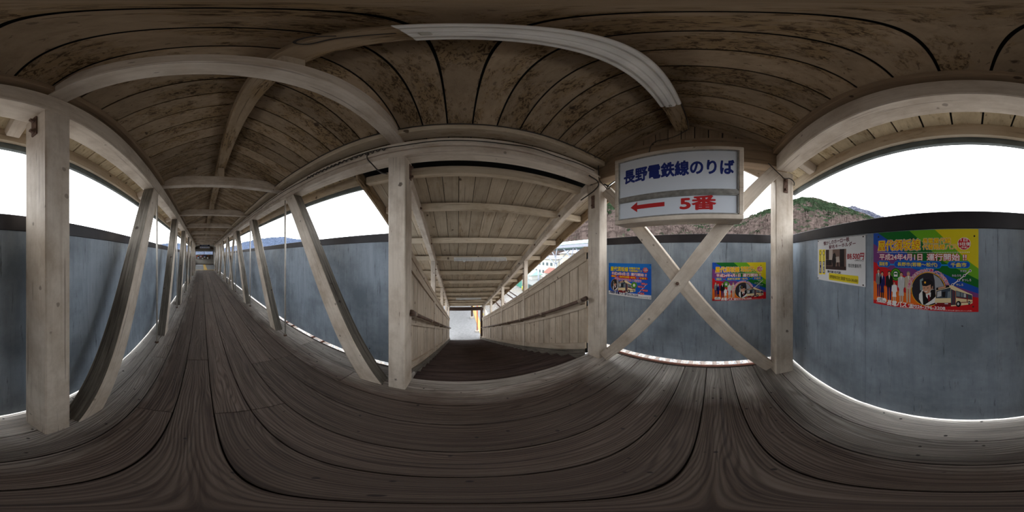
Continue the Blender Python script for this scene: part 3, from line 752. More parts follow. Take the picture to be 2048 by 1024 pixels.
# ------------------------------------------------------------------ posters
PAPER_T = .0012
def sheet(name, Bd, mat, parent, u0=0, v0=0, u1=1, v1=1, k0=-4, k1=0):
    bm = BM(); a = [Bd.p(u0, v1, k0), Bd.p(u1, v1, k0), Bd.p(u1, v0, k0), Bd.p(u0, v0, k0)]
    prism(bm, a, Bd.N*(k1-k0)*.00035)
    return obj(name, bm, mat, parent, Bd.M(Bd.p((u0+u1)/2, (v0+v1)/2)))
def pins(Bd, spots, parent, mat=None):
    for u, v in spots:
        bm = BM(); c = Bd.p(u, v, 6); tube(bm, [c-Bd.N*.002, c+Bd.N*.0012], .0055, 10); tube(bm, [c, c+Bd.N*.003], .0035, 8)
        obj('pin', bm, mat or plain('dark_pin', (.03, .018, .012), .5, vary=.2), parent)
YEL = ink('poster_yellow', (250, 225, 20)); PRED = ink('poster_red', (205, 20, 30)); PWHITE = ink('poster_white', (238, 238, 238)); PBLUE = ink('poster_blue', (10, 80, 190))
PNAVY = ink('poster_navy', (15, 20, 90)); PBLACK = ink('poster_black', (18, 16, 20)); SKIN = ink('poster_skin', (215, 160, 130)); PGREY = ink('poster_grey', (120, 120, 125)); PCREAM = ink('poster_cream', (240, 222, 175))
PMAROON = ink('poster_maroon', (130, 22, 30)); PGLASS = ink('poster_glass', (60, 75, 90)); PORANGE = ink('poster_orange', (235, 110, 25)); PGREEN = ink('poster_green', (20, 120, 50)); LBLUE = ink('poster_lightblue', (20, 140, 220)); MAG = ink('poster_magenta', (205, 30, 110)); PPURP = ink('poster_purple', (125, 60, 130))
DGREEN = ink('poster_dark_green', (10, 105, 35)); LGREEN = ink('poster_light_green', (110, 175, 30)); PYEL2 = ink('poster_band_yellow', (225, 205, 20)); BBLUE = ink('poster_band_blue', (20, 80, 180)); GOLD = ink('poster_gold', (235, 175, 40)); LGREY = ink('poster_lightgrey', (200, 202, 205)); BEIGE = ink('poster_beige', (200, 185, 160))
def driver(bd, T, parent):
    """round portrait of a person in a dark peaked cap and waistcoat; T maps design coordinates to uv"""
    f = lambda *a: [T(x, y) for x, y in a]
    it = []
    cx, cy, r = 1398, 695, 178
    it.append(([T(cx+(r+9)*math.cos(i*pi/24), cy+(r+9)*math.sin(i*pi/24)) for i in range(48)], GOLD, 2))
    it.append(([T(cx+r*math.cos(i*pi/24), cy+r*math.sin(i*pi/24)) for i in range(48)], ink('portrait_dark', (45, 42, 52)), 3))
    it.append((f((1310, 590), (1345, 570), (1350, 720), (1312, 700)), ink('portrait_window', (140, 160, 165)), 4))
    it.append((f((1455, 530), (1525, 575), (1565, 650), (1572, 730), (1540, 800), (1480, 830), (1470, 600)), ink('portrait_pale', (165, 168, 178)), 4))
    it.append((f((1302, 745), (1345, 690), (1400, 700), (1470, 690), (1500, 790), (1470, 840), (1400, 868), (1335, 860), (1300, 800)), PWHITE, 5))
    it.append((f((1338, 715), (1365, 700), (1405, 770), (1430, 700), (1475, 690), (1482, 770), (1440, 810), (1365, 862), (1345, 858)), PBLACK, 6))
    it.append((f((1375, 735), (1430, 725), (1428, 770), (1402, 800), (1378, 770)), PWHITE, 7))
    it.append((f((1396, 752), (1414, 750), (1424, 800), (1410, 830), (1398, 800)), PMAROON, 8))
    it.append((f((1338, 650), (1350, 640), (1440, 640), (1450, 655), (1448, 680), (1430, 690), (1415, 730), (1385, 742), (1352, 715), (1342, 690)), SKIN, 8))
    it.append((f((1440, 655), (1453, 660), (1450, 690), (1436, 690)), SKIN, 9))
    it.append((f((1430, 640), (1452, 640), (1446, 668), (1434, 690), (1428, 660)), PBLACK, 9))
    it.append((f((1335, 645), (1330, 605), (1365, 585), (1410, 583), (1455, 612), (1460, 640), (1430, 640), (1380, 658), (1345, 655)), ink('cap_black', (28, 26, 34)), 10))
    it.append(([T(1368+11*math.cos(i*pi/6), 618+12*math.sin(i*pi/6)) for i in range(12)], GOLD, 11))
    it.append((f((1352, 706), (1378, 712), (1398, 704), (1380, 724)), PWHITE, 10))
    it.append((f((1352, 676), (1366, 673), (1366, 679), (1352, 681)), PBLACK, 10)); it.append((f((1390, 674), (1406, 672), (1406, 679), (1390, 681)), PBLACK, 10))
    bd.polys('driver_portrait', it, parent)
def bus(bd, T, parent):
    Q = lambda x, y: T((1840+x/10.24-1620)*5.689, (530+y/10.24-450)*5.689)
    f = lambda *a: [Q(x, y) for x, y in a]
    it = [(f((395, 690), (410, 590), (430, 410), (670, 350), (720, 350), (1085, 550), (1090, 720), (1040, 745), (720, 770), (560, 775), (400, 745)), PCREAM, 12),
          (f((425, 395), (665, 345), (668, 385), (425, 445)), PBLACK, 13), (f((460, 395), (600, 362), (602, 392), (462, 425)), ink('bus_blind', (225, 170, 140)), 14),
          (f((430, 455), (690, 395), (692, 600), (415, 602)), PGLASS, 13), (f((445, 470), (520, 452), (520, 560), (440, 580)), LGREY, 14), (f((530, 480), (600, 470), (590, 580), (540, 580)), PBLACK, 14),
          (f((640, 470), (686, 465), (688, 595), (630, 598)), ink('bus_glass_pale', (120, 135, 145)), 14),
          (f((395, 690), (700, 695), (700, 770), (560, 775), (400, 745)), PMAROON, 13), (f((580, 700), (645, 700), (645, 725), (580, 722)), LGREY, 14), (f((405, 690), (435, 690), (435, 715), (405, 712)), LGREY, 14),
          (f((695, 420), (775, 460), (778, 740), (700, 745)), PGLASS, 14), (f((733, 440), (745, 445), (745, 742), (733, 742)), PMAROON, 15), (f((770, 455), (785, 460), (785, 745), (770, 742)), PMAROON, 15),
          (f((790, 455), (1080, 560), (1085, 640), (790, 580)), PGLASS, 13), (f((800, 470), (860, 490), (860, 575), (800, 565)), ink('bus_glass_pale', (120, 135, 145)), 14), (f((875, 495), (915, 508), (915, 588), (875, 578)), ink('bus_glass_pale', (120, 135, 145)), 14), (f((930, 515), (970, 528), (970, 600), (930, 590)), LGREY, 14),
          (f((790, 580), (1085, 640), (1085, 655), (790, 598)), PMAROON, 14), (f((880, 690), (1088, 690), (1088, 702), (880, 705)), PMAROON, 14), (f((985, 540), (1000, 545), (1000, 690), (985, 690)), PMAROON, 15),
          ([Q(835+48*math.cos(i*pi/12), 725+62*math.sin(i*pi/12)) for i in range(24)], PBLACK, 15), ([Q(830+20*math.cos(i*pi/8), 722+30*math.sin(i*pi/8)) for i in range(16)], LGREY, 16),
          ([Q(1028+20*math.cos(i*pi/12), 710+40*math.sin(i*pi/12)) for i in range(24)], PBLACK, 15), ([Q(1026+9*math.cos(i*pi/8), 708+18*math.sin(i*pi/8)) for i in range(16)], LGREY, 16)]
    bd.polys('bus_picture', it, parent)
def figure_pic(T, cx, top, bot, w, coat, legs, hair, skirt=None, items=None, coat_end=.55):
    h = bot-top; hr = h*.062
    e = lambda x, y, rx, ry, m, k: items.append(([T(x+rx*math.cos(i*pi/8), y+ry*math.sin(i*pi/8)) for i in range(16)], m, k))
    e(cx, top+hr*.9, hr*1.05, hr*1.15, hair, 5); e(cx, top+hr*1.3, hr*.8, hr*1.0, SKIN, 6)
    sh = top+h*.155; hip = top+h*coat_end
    items.append(([T(cx-w*.13, sh-h*.02), T(cx+w*.13, sh-h*.02), T(cx+w*.46, sh+h*.03), T(cx+w*.5, top+h*.5), T(cx+w*.36, top+h*.5), T(cx+w*.33, hip), T(cx-w*.33, hip), T(cx-w*.36, top+h*.5), T(cx-w*.5, top+h*.5), T(cx-w*.46, sh+h*.03)], coat, 4))
    items.append(([T(cx-w*.10, sh-h*.02), T(cx+w*.10, sh-h*.02), T(cx+w*.02, sh+h*.13)], PWHITE, 5))
    if skirt: items.append(([T(cx-w*.27, hip-h*.05), T(cx+w*.27, hip-h*.05), T(cx+w*.36, top+h*.78), T(cx-w*.36, top+h*.78)], skirt, 5))
    for s in (-1, 1): items.append(([T(cx+s*w*.02, hip-h*.02), T(cx+s*w*.30, hip-h*.02), T(cx+s*w*.24, bot-h*.02), T(cx+s*w*.28, bot), T(cx+s*w*.06, bot), T(cx+s*w*.07, bot-h*.02)], legs, 3))
def rainbow_poster(O, R, W, Hh, label, torn):
    bd = Board(O, R, (0, 0, 1), W, Hh); U0 = 728; UW = 1189
    def T(x, y):
        u = (x-U0)/UW; uc = min(1, max(0, u)); yt = 100-45*uc-32*uc*(1-uc); yb = 866+100*uc+20*uc*(1-uc)
        return (min(1, max(0, u)), min(1, max(0, (y-yt)/(yb-yt))))
    t = thing('poster', label, 'poster', bd.p(.5, 1))
    sheet('paper', bd, PYEL2, t)
    f = lambda *a: [T(x, y) for x, y in a]
    L = 728; Rr = 1917
    base = [(f((L, 60), (1470, 50), (1800, 385), (Rr, 480), (Rr, 1000), (L, 900)), LGREEN, .3), (f((L, 60), (1190, 50), (1560, 400), (Rr, 600), (Rr, 1000), (L, 900)), DGREEN, .6),
            (f((L, 60), (790, 60), (1300, 400), (1650, 570), (Rr, 690), (Rr, 1000), (L, 900)), BBLUE, .9), (f((L, 212), (1100, 420), (1500, 590), (Rr, 755), (Rr, 1000), (L, 900)), PPURP, 1.2),
            (f((L, 405), (1000, 505), (1500, 690), (Rr, 800), (Rr, 1000), (L, 900)), PRED, 1.4), (f((L, 610), (950, 690), (1400, 790), (Rr, 850), (Rr, 1000), (L, 900)), PORANGE, 1.6),
            (f((L, 825), (1100, 855), (1500, 872), (Rr, 838), (Rr, 1000), (L, 900)), PRED, 1.8)]
    bd.polys('rainbow_bands', base, t)
    rect = lambda a, b, c, d: (T((a+c)/2, b)[0]-(c-a)/2/UW, T((a+c)/2, b)[1], T((a+c)/2, b)[0]+(c-a)/2/UW, T((a+c)/2, d)[1])
    bd.text('title_lettering', '屋代須坂線', rect(795, 172, 1315, 282), [(.085, PWHITE, 3), (.055, PRED, 4), (.012, YEL, 5)], t)
    bd.text('subtitle_lettering', '長電屋代線', rect(1340, 155, 1635, 210), [(.085, PWHITE, 3), (.055, PRED, 4), (.012, YEL, 5)], t)
    bd.text('subtitle_lettering', '代替路線バス', rect(1338, 218, 1695, 274), [(.085, PWHITE, 3), (.055, PRED, 4), (.012, YEL, 5)], t)
    it = [([T(1772+66*math.cos(i*pi/16), 214+66*math.sin(i*pi/16)) for i in range(32)], PWHITE, 5.5), ([T(1772+62*math.cos(i*pi/16), 214+62*math.sin(i*pi/16)) for i in range(32)], PRED, 6)]
    for i in range(62):
        x = 785+i*17; it.append(([T(x-4, 300), T(x+4, 300), T(x+4, 308), T(x-4, 308)], PWHITE, 3))
    bd.polys('round_badge', it, t)
    for s, r in (('1日', (1738, 158, 1805, 190)), ('15往復', (1712, 198, 1832, 235)), ('(予定)', (1735, 243, 1808, 266))): bd.text('badge_lettering', s, rect(*r), [(.02, PWHITE, 7)], t)
    bd.text('date_lettering', '平成24年4月1日', rect(815, 318, 1335, 385), [(.075, PRED, 4), (.02, PWHITE, 5)], t)
    bd.text('date_lettering', '運行開始 !!', rect(1388, 318, 1795, 390), [(.075, PRED, 4), (.02, PWHITE, 5)], t)
    it = [(f((940, 425), (1640, 430), (1640, 446), (940, 440)), LBLUE, 3)]
    for a in ((785, 392, 957, 460), (1007, 392, 1542, 468), (1603, 397, 1832, 472)):
        r = rect(*a); it.append((bd.pill(*r), LBLUE, 4)); it.append((bd.pill(r[0]+.004, r[1]+.008, r[2]-.004, r[3]-.008), PBLUE, 5))
    bd.polys('route_pills', it, t)
    for s, a in (('須坂市', (808, 405, 928, 447)), ('長野市(若穂〜松代)', (1050, 408, 1497, 456)), ('千曲市', (1637, 412, 1795, 458))): bd.text('route_lettering', s, rect(*a), [(.02, YEL, 6)], t)
    # people
    it = []
    for a in ((800, 483, 785, 74, PGREY, PNAVY, PBLACK, None), (852, 512, 803, 74, PNAVY, PBLACK, PBLACK, PNAVY), (945, 503, 820, 98, PBLACK, PNAVY, PBLACK, None), (1010, 617, 828, 70, PWHITE, BEIGE, PMAROON, PWHITE), (1096, 513, 838, 88, LGREY, BEIGE, ink('hair_brown', (70, 45, 35)), LGREY), (1180, 503, 842, 96, BEIGE, BEIGE, PGREY, None)):
        figure_pic(T, *a[:8], items=it)
    bd.polys('family_picture', it, t)
    c = (1027, 537); E = lambda rx, ry, m, k: ([T(c[0]+rx*math.cos(i*pi/16), c[1]+ry*math.sin(i*pi/16)) for i in range(32)], m, k)
    bd.polys('green_emblem', [E(66, 68, DGREEN, 2), E(54, 56, LGREEN, 2.3), E(44, 46, DGREEN, 2.6), (f((1003, 520), (1012, 508), (1042, 508), (1050, 520), (1050, 560), (1003, 560)), PWHITE, 2.9), (f((1008, 522), (1045, 522), (1045, 538), (1008, 538)), DGREEN, 3.1)], t)
    driver(bd, T, t); bus(bd, T, t)
    arc = '沿線の皆さまを安全に優しくつなぎます'
    for i, ch in enumerate(arc):
        a = math.radians(188+i*(342-188)/(len(arc)-1)); x = 1398+215*math.cos(a); y = 700+212*math.sin(a)
        u, v = T(x, y); q = .0135
        bd.text('slogan_letter', ch, (u-q, v-q*W/Hh, u+q, v+q*W/Hh), [(.09, PWHITE, 12), (.02, MAG, 13)], t, ang=-(a-math.radians(270)))
    nodes = ((1833, 500), (1775, 549), (1718, 597), (1657, 643)); it = []
    for a, b in zip(nodes, nodes[1:]): it.append((bd.line(T(*a), T(*b), .006), PWHITE, 14))
    for a in nodes:
        for r, m, k in ((14, PWHITE, 15), (8, PNAVY, 16)): it.append(([T(a[0]+r*math.cos(i*pi/8), a[1]+r*math.sin(i*pi/8)) for i in range(16)], m, k))
    bd.polys('route_diagram', it, t)
    for s, a in (('すざか', (1733, 490, 1798, 512)), ('わたうち', (1650, 536, 1742, 560)), ('まつしろ', (1752, 585, 1842, 610)), ('やしろ', (1692, 634, 1762, 658))): bd.text('stop_lettering', s, rect(*a), [(.09, PNAVY, 14), (.015, PWHITE, 15)], t)
    r = rect(775, 797, 908, 850); bd.polys('contact_pill', [(bd.pill(*r), PWHITE, 3)], t)
    bd.text('contact_lettering', 'バス路線の', rect(790, 804, 860, 820), [(.02, PBLACK, 4)], t); bd.text('contact_lettering', 'お問い合わせは', rect(790, 826, 893, 842), [(.02, PBLACK, 4)], t)
    bd.text('operator_lettering', '長電バス', rect(918, 830, 1160, 888), [(.035, PWHITE, 6)], t, shear=.04)
    bd.text('phone_lettering', '☎026-296-3208', rect(1180, 866, 1580, 913), [(.02, PWHITE, 13)], t)
    for s, a in (('●須坂市市民共創部生活環境課 ☎026-248-9002', (772, 855, 1070, 868)), ('●長野市企画政策部交通政策課 ☎026-224-5011', (1080, 900, 1405, 914)), ('●千曲市市民生活部生活安全課 ☎026-273-1111(代表)', (1425, 925, 1850, 939))): bd.text('fine_print', s, rect(*a), [(0, PWHITE, 4)], t)
    pins(bd, [(.965, .085), (.415, .10), (.955, .93), (.06, .055)] if torn else [(.05, .03), (.90, .08), (.49, .97), (.17, .90)], t)
    return t
def blue_poster(O, R, W, Hh, label):
    bd = Board(O, R, (0, 0, 1), W, Hh)
    def T(x, y):
        u = (x-90)/853; yt = 188+17*u; yb = 810+105*u; return (min(1, max(0, u)), min(1, max(0, (y-yt)/(yb-yt))))
    t = thing('poster', label, 'poster', bd.p(.5, 1)); sheet('paper', bd, ink('poster_sky_blue', (15, 95, 205)), t)
    f = lambda *a: [T(x, y) for x, y in a]
    bd.polys('white_strip', [(f((88, 737), (943, 830), (943, 930), (88, 830)), PWHITE, 1)], t)
    bd.polys('colour_fade', [(f((88, 190), (943, 205), (943, 300), (88, 270)), ink('poster_azure', (10, 120, 215)), .5)], t)
    rect = lambda a, b, c, d: (T((a+c)/2, b)[0]-(c-a)/2/853, T((a+c)/2, b)[1], T((a+c)/2, b)[0]+(c-a)/2/853, T((a+c)/2, d)[1])
    yl = [(.075, PRED, 2), (.012, YEL, 3)]; yl = [(.05, ink('poster_olive', (110, 90, 20)), 2), (.014, YEL, 3)]
    bd.text('title_lettering', '屋代須坂線', rect(135, 262, 512, 350), yl, t)
    bd.text('subtitle_lettering', '長電屋代線', rect(528, 272, 738, 312), yl, t); bd.text('subtitle_lettering', '代替路線バス', rect(528, 322, 778, 365), yl, t)
    bd.polys('round_badge', [([T(839+50*math.cos(i*pi/16), 325+52*math.sin(i*pi/16)) for i in range(32)], PORANGE, 3), ([T(839+46*math.cos(i*pi/16), 325+48*math.sin(i*pi/16)) for i in range(32)], PRED, 4)], t)
    for s, r in (('1日', (815, 285, 862, 306)), ('15往復', (800, 312, 880, 338)), ('(予定)', (815, 344, 862, 360))): bd.text('badge_lettering', s, rect(*r), [(.02, PWHITE, 5)], t)
    wl = [(.07, PRED, 2), (.02, PWHITE, 3)]
    bd.text('date_lettering', '平成24年4月1日', rect(160, 368, 528, 432), wl, t); bd.text('date_lettering', '運行開始 !!', rect(566, 388, 858, 445), wl, t)
    it = [(f((255, 452), (730, 478), (730, 490), (255, 464)), PORANGE, 2)]
    for a in ((140, 425, 268, 468), (308, 437, 672, 497), (718, 465, 878, 512)): it.append((bd.pill(*rect(*a)), PRED, 3))
    bd.polys('route_pills', it, t)
    for s, a in (('須坂市', (158, 434, 250, 462)), ('長野市(若穂〜松代)', (330, 450, 650, 488)), ('千曲市', (738, 473, 855, 505))): bd.text('route_lettering', s, rect(*a), [(.02, YEL, 4)], t)
    bd.text('slogan_lettering', '沿線の皆さまを安全に優しくつなぎます!', rect(228, 492, 765, 545), [(.07, PWHITE, 2), (.02, MAG, 3)], t, ang=-.03)
    TD = lambda x, y: T(130+(x-1211)*.52+10, 500+(y-508)*.655)
    driver(bd, TD, t)
    TB = lambda x, y: T(300+(x-1470)*.92, 530+(y-650)*1.05)
    bus(bd, TB, t)
    c = (632, 622); E = lambda rx, ry, m, k: ([T(c[0]+rx*math.cos(i*pi/16), c[1]+ry*math.sin(i*pi/16)) for i in range(32)], m, k)
    bd.polys('green_emblem', [E(56, 62, LGREEN, 17), E(48, 53, DGREEN, 17.3), E(38, 42, LGREEN, 17.6), (f((612, 610), (622, 596), (642, 596), (650, 610), (650, 650), (612, 650)), PWHITE, 18)], t)
    nodes = ((862, 600), (812, 662), (765, 722), (714, 783)); it = []
    for a, b in zip(nodes, nodes[1:]): it.append((bd.line(T(*a), T(*b), .006), PWHITE, 14))
    for a in nodes:
        for r, m, k in ((14, PORANGE, 15), (8, PRED, 16)): it.append(([T(a[0]+r*math.cos(i*pi/8), a[1]+r*math.sin(i*pi/8)) for i in range(16)], m, k))
    bd.polys('route_diagram', it, t)
    for s, a in (('すざか', (775, 584, 832, 606)), ('わたうち', (708, 642, 782, 664)), ('まつしろ', (796, 718, 876, 742)), ('やしろ', (748, 780, 810, 804))):
        r = rect(*a); bd.polys('stop_pill', [(bd.pill(r[0]-.012, r[1]-.014, r[2]+.012, r[3]+.014), PRED, 14)], t); bd.text('stop_lettering', s, r, [(.015, PWHITE, 15)], t)
    r = rect(122, 748, 235, 792); bd.polys('contact_pill', [(bd.pill(*r), PNAVY, 3)], t); bd.text('contact_lettering', 'お問い合わせは', rect(132, 760, 225, 780), [(.02, PWHITE, 4)], t)
    bd.text('operator_lettering', '長電バス', rect(245, 765, 412, 815), [(.035, PNAVY, 3)], t); bd.text('phone_lettering', '☎026-296-3208', rect(430, 790, 705, 842), [(.02, PNAVY, 3)], t)
    bd.text('fine_print', '●須坂市市民共創部 ●長野市企画政策部 ●千曲市市民生活部', rect(500, 848, 890, 868), [(0, PBLACK, 3)], t)
    pins(bd, [(.02, .03), (.98, .03), (.975, .96), (.02, .95)], t)
    return t
PYD = -.9675; PYE = -2.0285
rainbow_poster((PYD, -.648, 1.712), (0, 1, 0), .70, .508, 'large rainbow-striped bus poster with a cap-wearing driver on the long sheet wall', True)
rainbow_poster((.018, PYE, 1.468), (-1, 0, 0), .69, .49, 'rainbow-striped bus poster on the end panel beside the corner post', False)
blue_poster((1.523, PYE, 1.443), (-1, 0, 0), .705, .492, 'blue bus poster with a white strip along its foot on the end panel')
# keyholder notice in its clear sleeve
bd = Board((PYD, -1.305, 1.752), (0, 1, 0), (0, 0, 1), .585, .435)
def T(x, y):
    u = (x-107)/531; yt = 158-66*u; yb = 610+87*u; return (min(1, max(0, u)), (y-yt)/(yb-yt)*.90+.10)
kt = thing('notice', 'small white notice with yellow keyholders and a brown photo in a clear sleeve', 'notice', bd.p(.5, 1))
sheet('paper', bd, ink('notice_white', (222, 222, 224)), kt, 0, .10, 1, 1)
cl, nt_, b_ = base_mat('clear_sleeve'); b_.inputs['Base Color'].default_value = (.75, .77, .78, 1); b_.inputs['Alpha'].default_value = .22; b_.inputs['Roughness'].default_value = .15; _m['clear_sleeve'] = cl
sheet('clear_sleeve', bd, cl, kt, -.008, -.01, 1.03, .115, 0, 1)
rect = lambda a, b, c, d: (T((a+c)/2, b)[0]-(c-a)/2/531, T((a+c)/2, b)[1], T((a+c)/2, b)[0]+(c-a)/2/531, T((a+c)/2, d)[1])
DRED = ink('notice_maroon', (90, 15, 40))
bd.text('heading_lettering', '懐かしのホーロー板', rect(193, 145, 492, 195), [(.025, DRED, 2)], kt, ang=.06)
bd.text('heading_lettering', '駅名キーホルダー', rect(265, 192, 552, 238), [(.025, DRED, 2)], kt, ang=.06)
f = lambda *a: [T(x, y) for x, y in a]; it = []
for x in (148, 195):
    it += [(f((x-20, 268), (x+20, 264), (x+20, 556), (x-20, 550)), YEL, 1), ([T(x+16*math.cos(i*pi/10), 305+28*math.sin(i*pi/10)) for i in range(20)], PNAVY, 2), ([T(x+11*math.cos(i*pi/10), 305+21*math.sin(i*pi/10)) for i in range(20)], YEL, 3),
           (f((x-4, 333), (x+4, 333), (x+4, 395), (x-4, 395)), PGREY, 2), (f((x-13, 402), (x+13, 400), (x+13, 540), (x-13, 538)), PNAVY, 2)]
bd.polys('keyholder_picture', it, kt)
for x, s in ((148, 'ましろ'), (195, '信濃川田')):
    for i, ch in enumerate(s):
        hh = 128/len(s); bd.text('keyholder_lettering', ch, rect(x-8, 406+i*hh, x+8, 402+(i+1)*hh), [(.02, PWHITE, 3)], kt)
SEP = [ink('sepia_%d' % i, c) for i, c in enumerate(((60, 42, 38), (120, 95, 85), (190, 175, 165), (35, 25, 25)))]
bd.polys('sepia_photograph', [(f((222, 268), (460, 255), (460, 505), (222, 492)), SEP[1], 1), (f((222, 270), (265, 268), (265, 380), (222, 380)), SEP[0], 2), (f((265, 268), (310, 265), (310, 385), (265, 385)), SEP[2], 2), (f((222, 455), (460, 462), (460, 505), (222, 492)), SEP[0], 2),
    (f((392, 258), (440, 256), (440, 468), (392, 465)), SEP[3], 2), (f((312, 320), (335, 300), (348, 330), (352, 400), (340, 470), (312, 468), (302, 400)), SEP[3], 3), (f((340, 350), (385, 345), (392, 410), (352, 415)), SEP[2], 3), (f((362, 412), (376, 412), (380, 470), (366, 470)), SEP[3], 3), (f((222, 385), (300, 385), (300, 450), (222, 450)), SEP[3], 2)], kt)
PR = ink('notice_red', (165, 20, 35))
bd.text('price_lettering', '価格', rect(468, 310, 515, 375), [(.03, PR, 2)], kt); bd.text('price_lettering', '500円', rect(525, 305, 625, 378), [(.03, PR, 2)], kt, shear=.05); bd.text('price_lettering', '(税込)', rect(545, 378, 622, 400), [(.01, PBLACK, 2)], kt)
bd.text('note_lettering', '限定数量販売', rect(482, 430, 602, 472), [(.01, PBLACK, 2)], kt); bd.text('caption_lettering', '屋代線 松代駅', rect(245, 512, 405, 540), [(.02, PBLACK, 2)], kt)
bd.polys('yellow_bar', [(bd.pill(*rect(262, 552, 577, 640), rad=.15), ink('notice_yellow', (225, 205, 40)), 1)], kt)
bd.text('address_lettering', '長野電鉄株式会社 須坂駅 TEL026-248-6000', rect(272, 580, 570, 622), [(.01, PBLACK, 2)], kt, ang=-.02)
pins(bd, [(.02, .13), (.965, .13), (.015, .97), (.965, .97)], kt)

# ------------------------------------------------------------------ far room at the other end of the corridor
CONC = plain('concrete', (.30, .30, .30), .85, bump=.2, vary=.15, scale=3)
RW = plain('room_wall_paint', (.26, .245, .22), .7, vary=.12, scale=2)
y0, y1 = YEND+.02, 29.6; xa, xb = -1.25, 2.15
def flatbox(name, a, mat, **kw): bm = BM(); box(bm, *a); return obj(name, bm, mat, **kw)
struct(flatbox('floor_far', (xa, xb, y0, y1, -.06, 0), plain('room_floor', (.10, .105, .11), .6, vary=.2, scale=2)))
struct(flatbox('wall_far', (xa, xb, y1, y1+.12, 0, 1.78), RW)); 
struct(flatbox('wall_far_upper', (xa, xb, y1, y1+.12, 2.42, 3.6), RW))
struct(flatbox('wall_far_left', (xa-.12, xa, y0, y1+.12, -.06, 1.05), RW)); struct(flatbox('wall_far_right', (xb, xb+.12, y0, y1+.12, -.06, 3.2), RW))
struct(flatbox('wall_far_left_upper', (xa-.12, xa, y0, y1+.12, 2.2, 3.2), RW))
bm = BM()
for s in (-1, 1):
    xe = xa-.15 if s < 0 else xb+.15
    prism(bm, [(.45, y0+.2, 3.75), (xe, y0+.2, 3.1), (xe, y0+.2, 3.15), (.45, y0+.2, 3.8)], (0, y1-y0, 0))
struct(obj('ceiling_far', bm, plain('room_ceiling', (.32, .30, .26), .8, vary=.15)))
FRW = plain('window_frame_grey', (.25, .25, .25), .5)
gl, _n, _b = base_mat('window_glass'); _b.inputs['Base Color'].default_value = (.9, .93, .95, 1); _b.inputs['Roughness'].default_value = .05; _b.inputs['Alpha'].default_value = .15
win = struct(flatbox('window_1', (xa+.12, xb-.1, y1+.05, y1+.058, 1.80, 2.40), gl))
bm = BM()
for a in ((xa, xb, y1+.02, y1+.10, 1.78, 1.84), (xa, xb, y1+.02, y1+.10, 2.36, 2.42), (xa, xa+.14, y1+.02, y1+.10, 1.84, 2.36), (xb-.14, xb, y1+.02, y1+.10, 1.84, 2.36), (.43, .47, y1+.02, y1+.10, 1.84, 2.36), (xa+.1, xb-.1, y1+.03, y1+.09, 2.08, 2.12)): box(bm, *a)
obj('window_frame', bm, FRW, win)
bm = BM(); obox(bm, (xa+.2, y1-.3, 3.0), (.45, y1-.3, 3.4), .08, .12); obox(bm, (xb-.2, y1-.3, 3.0), (.45, y1-.3, 3.4), .08, .12); box(bm, xa, xb, y1-.36, y1-.24, 2.75, 2.9)
struct(obj('trim_14', bm, wood('dark', 'X')))
nb = thing('notice_board', 'brown notice board full of small sheets on the far end wall of the corridor', 'notice board', (.3, y1, .98))
bm = BM(); box(bm, xa+.15, 1.62, y1-.035, y1-.01, .98, 1.70); obj('board', bm, plain('board_brown', (.10, .075, .055), .7), nb)
bm = BM()
for a in ((xa+.1, 1.67, .94, .98), (xa+.1, 1.67, 1.70, 1.74), (xa+.1, xa+.15, .98, 1.70), (1.62, 1.67, .98, 1.70)): box(bm, a[0], a[1], y1-.05, y1-.01, a[2], a[3])
obj('frame', bm, FRW, nb)
sheets = [(-.95, 1.48, .16, .12, 'a red', PRED), (-.72, 1.56, .22, .09, 'a yellow', YEL), (-.66, 1.40, .14, .20, 'a navy', PNAVY), (-.75, 1.12, .20, .20, 'a pale blue', ink('pale_blue', (150, 175, 205))), (-.35, 1.34, .34, .28, 'a large white and pink', ink('pink_white', (205, 170, 190))), (.0, 1.46, .12, .14, 'a dark red', PMAROON), (.02, 1.03, .24, .18, 'a white and black', LGREY), (.38, 1.50, .34, .12, 'a blue', PBLUE), (.38, 1.24, .24, .22, 'a light', LGREY), (.82, 1.36, .20, .16, 'a black', PBLACK), (.95, 1.05, .24, .28, 'a white', PWHITE), (1.1, 1.52, .18, .10, 'an orange-red', PORANGE)]
for x, z, a, b, lab, m in sheets:
    tag(flatbox('pinned_sheet', (x, x+a, y1-.0385, y1-.0355, z, z+b), m), lab+' sheet pinned to the far notice board', 'sheet', 'sheets on the far notice board')
tag(flatbox('red_plate', (.05, .55, y1-.02, y1-.0005, 1.745, 1.78), PRED), 'small red plate above the far notice board', 'sign')
struct(flatbox('baseboard_far', (xa, xb, y1-.03, y1-.0005, .0, .12), wood('dark', 'X')))
TAC = plain('tactile_yellow', (.42, .27, .06), .7, vary=.2, bump=.3, scale=20)
for a, lab in (((.25, .62, YEND+.4, y1-.6, .001, .012), 'yellow tactile strip down the middle of the far room floor'), ((xa+.05, xb-.05, YEND+.06, YEND+.36, .001, .012), 'yellow tactile strip across the threshold of the far room'), ((.25, 1.6, y1-.58, y1-.3, .001, .012), 'yellow tactile strip along the foot of the far wall')):
    tag(flatbox('tactile_strip', a, TAC), lab, 'tactile paving')
tag(flatbox('floor_mat', (xa+.2, .2, y1-2.4, y1-1.0, .001, .010), plain('mat_grey', (.40, .43, .46), .8)), 'pale grey mat on the far room floor beside the tactile strip', 'mat')
hs = thing('hanging_sign', 'dark blue overhead sign with a white lower strip at the far end of the corridor', 'sign', (.33, YEND-.1, 2.38))
for nm, z0_, z1_, m in (('blue_panel', 2.58, 2.92, plain('sign_navy', (.012, .02, .06), .4, vary=.05)), ('white_panel', 2.38, 2.58, plain('sign_white', (.55, .58, .6), .4, vary=.05))):
    bm = BM(); box(bm, -.20, .87, YEND-.13, YEND-.03, z0_, z1_); obj(nm, bm, m, hs, bevel=.004)
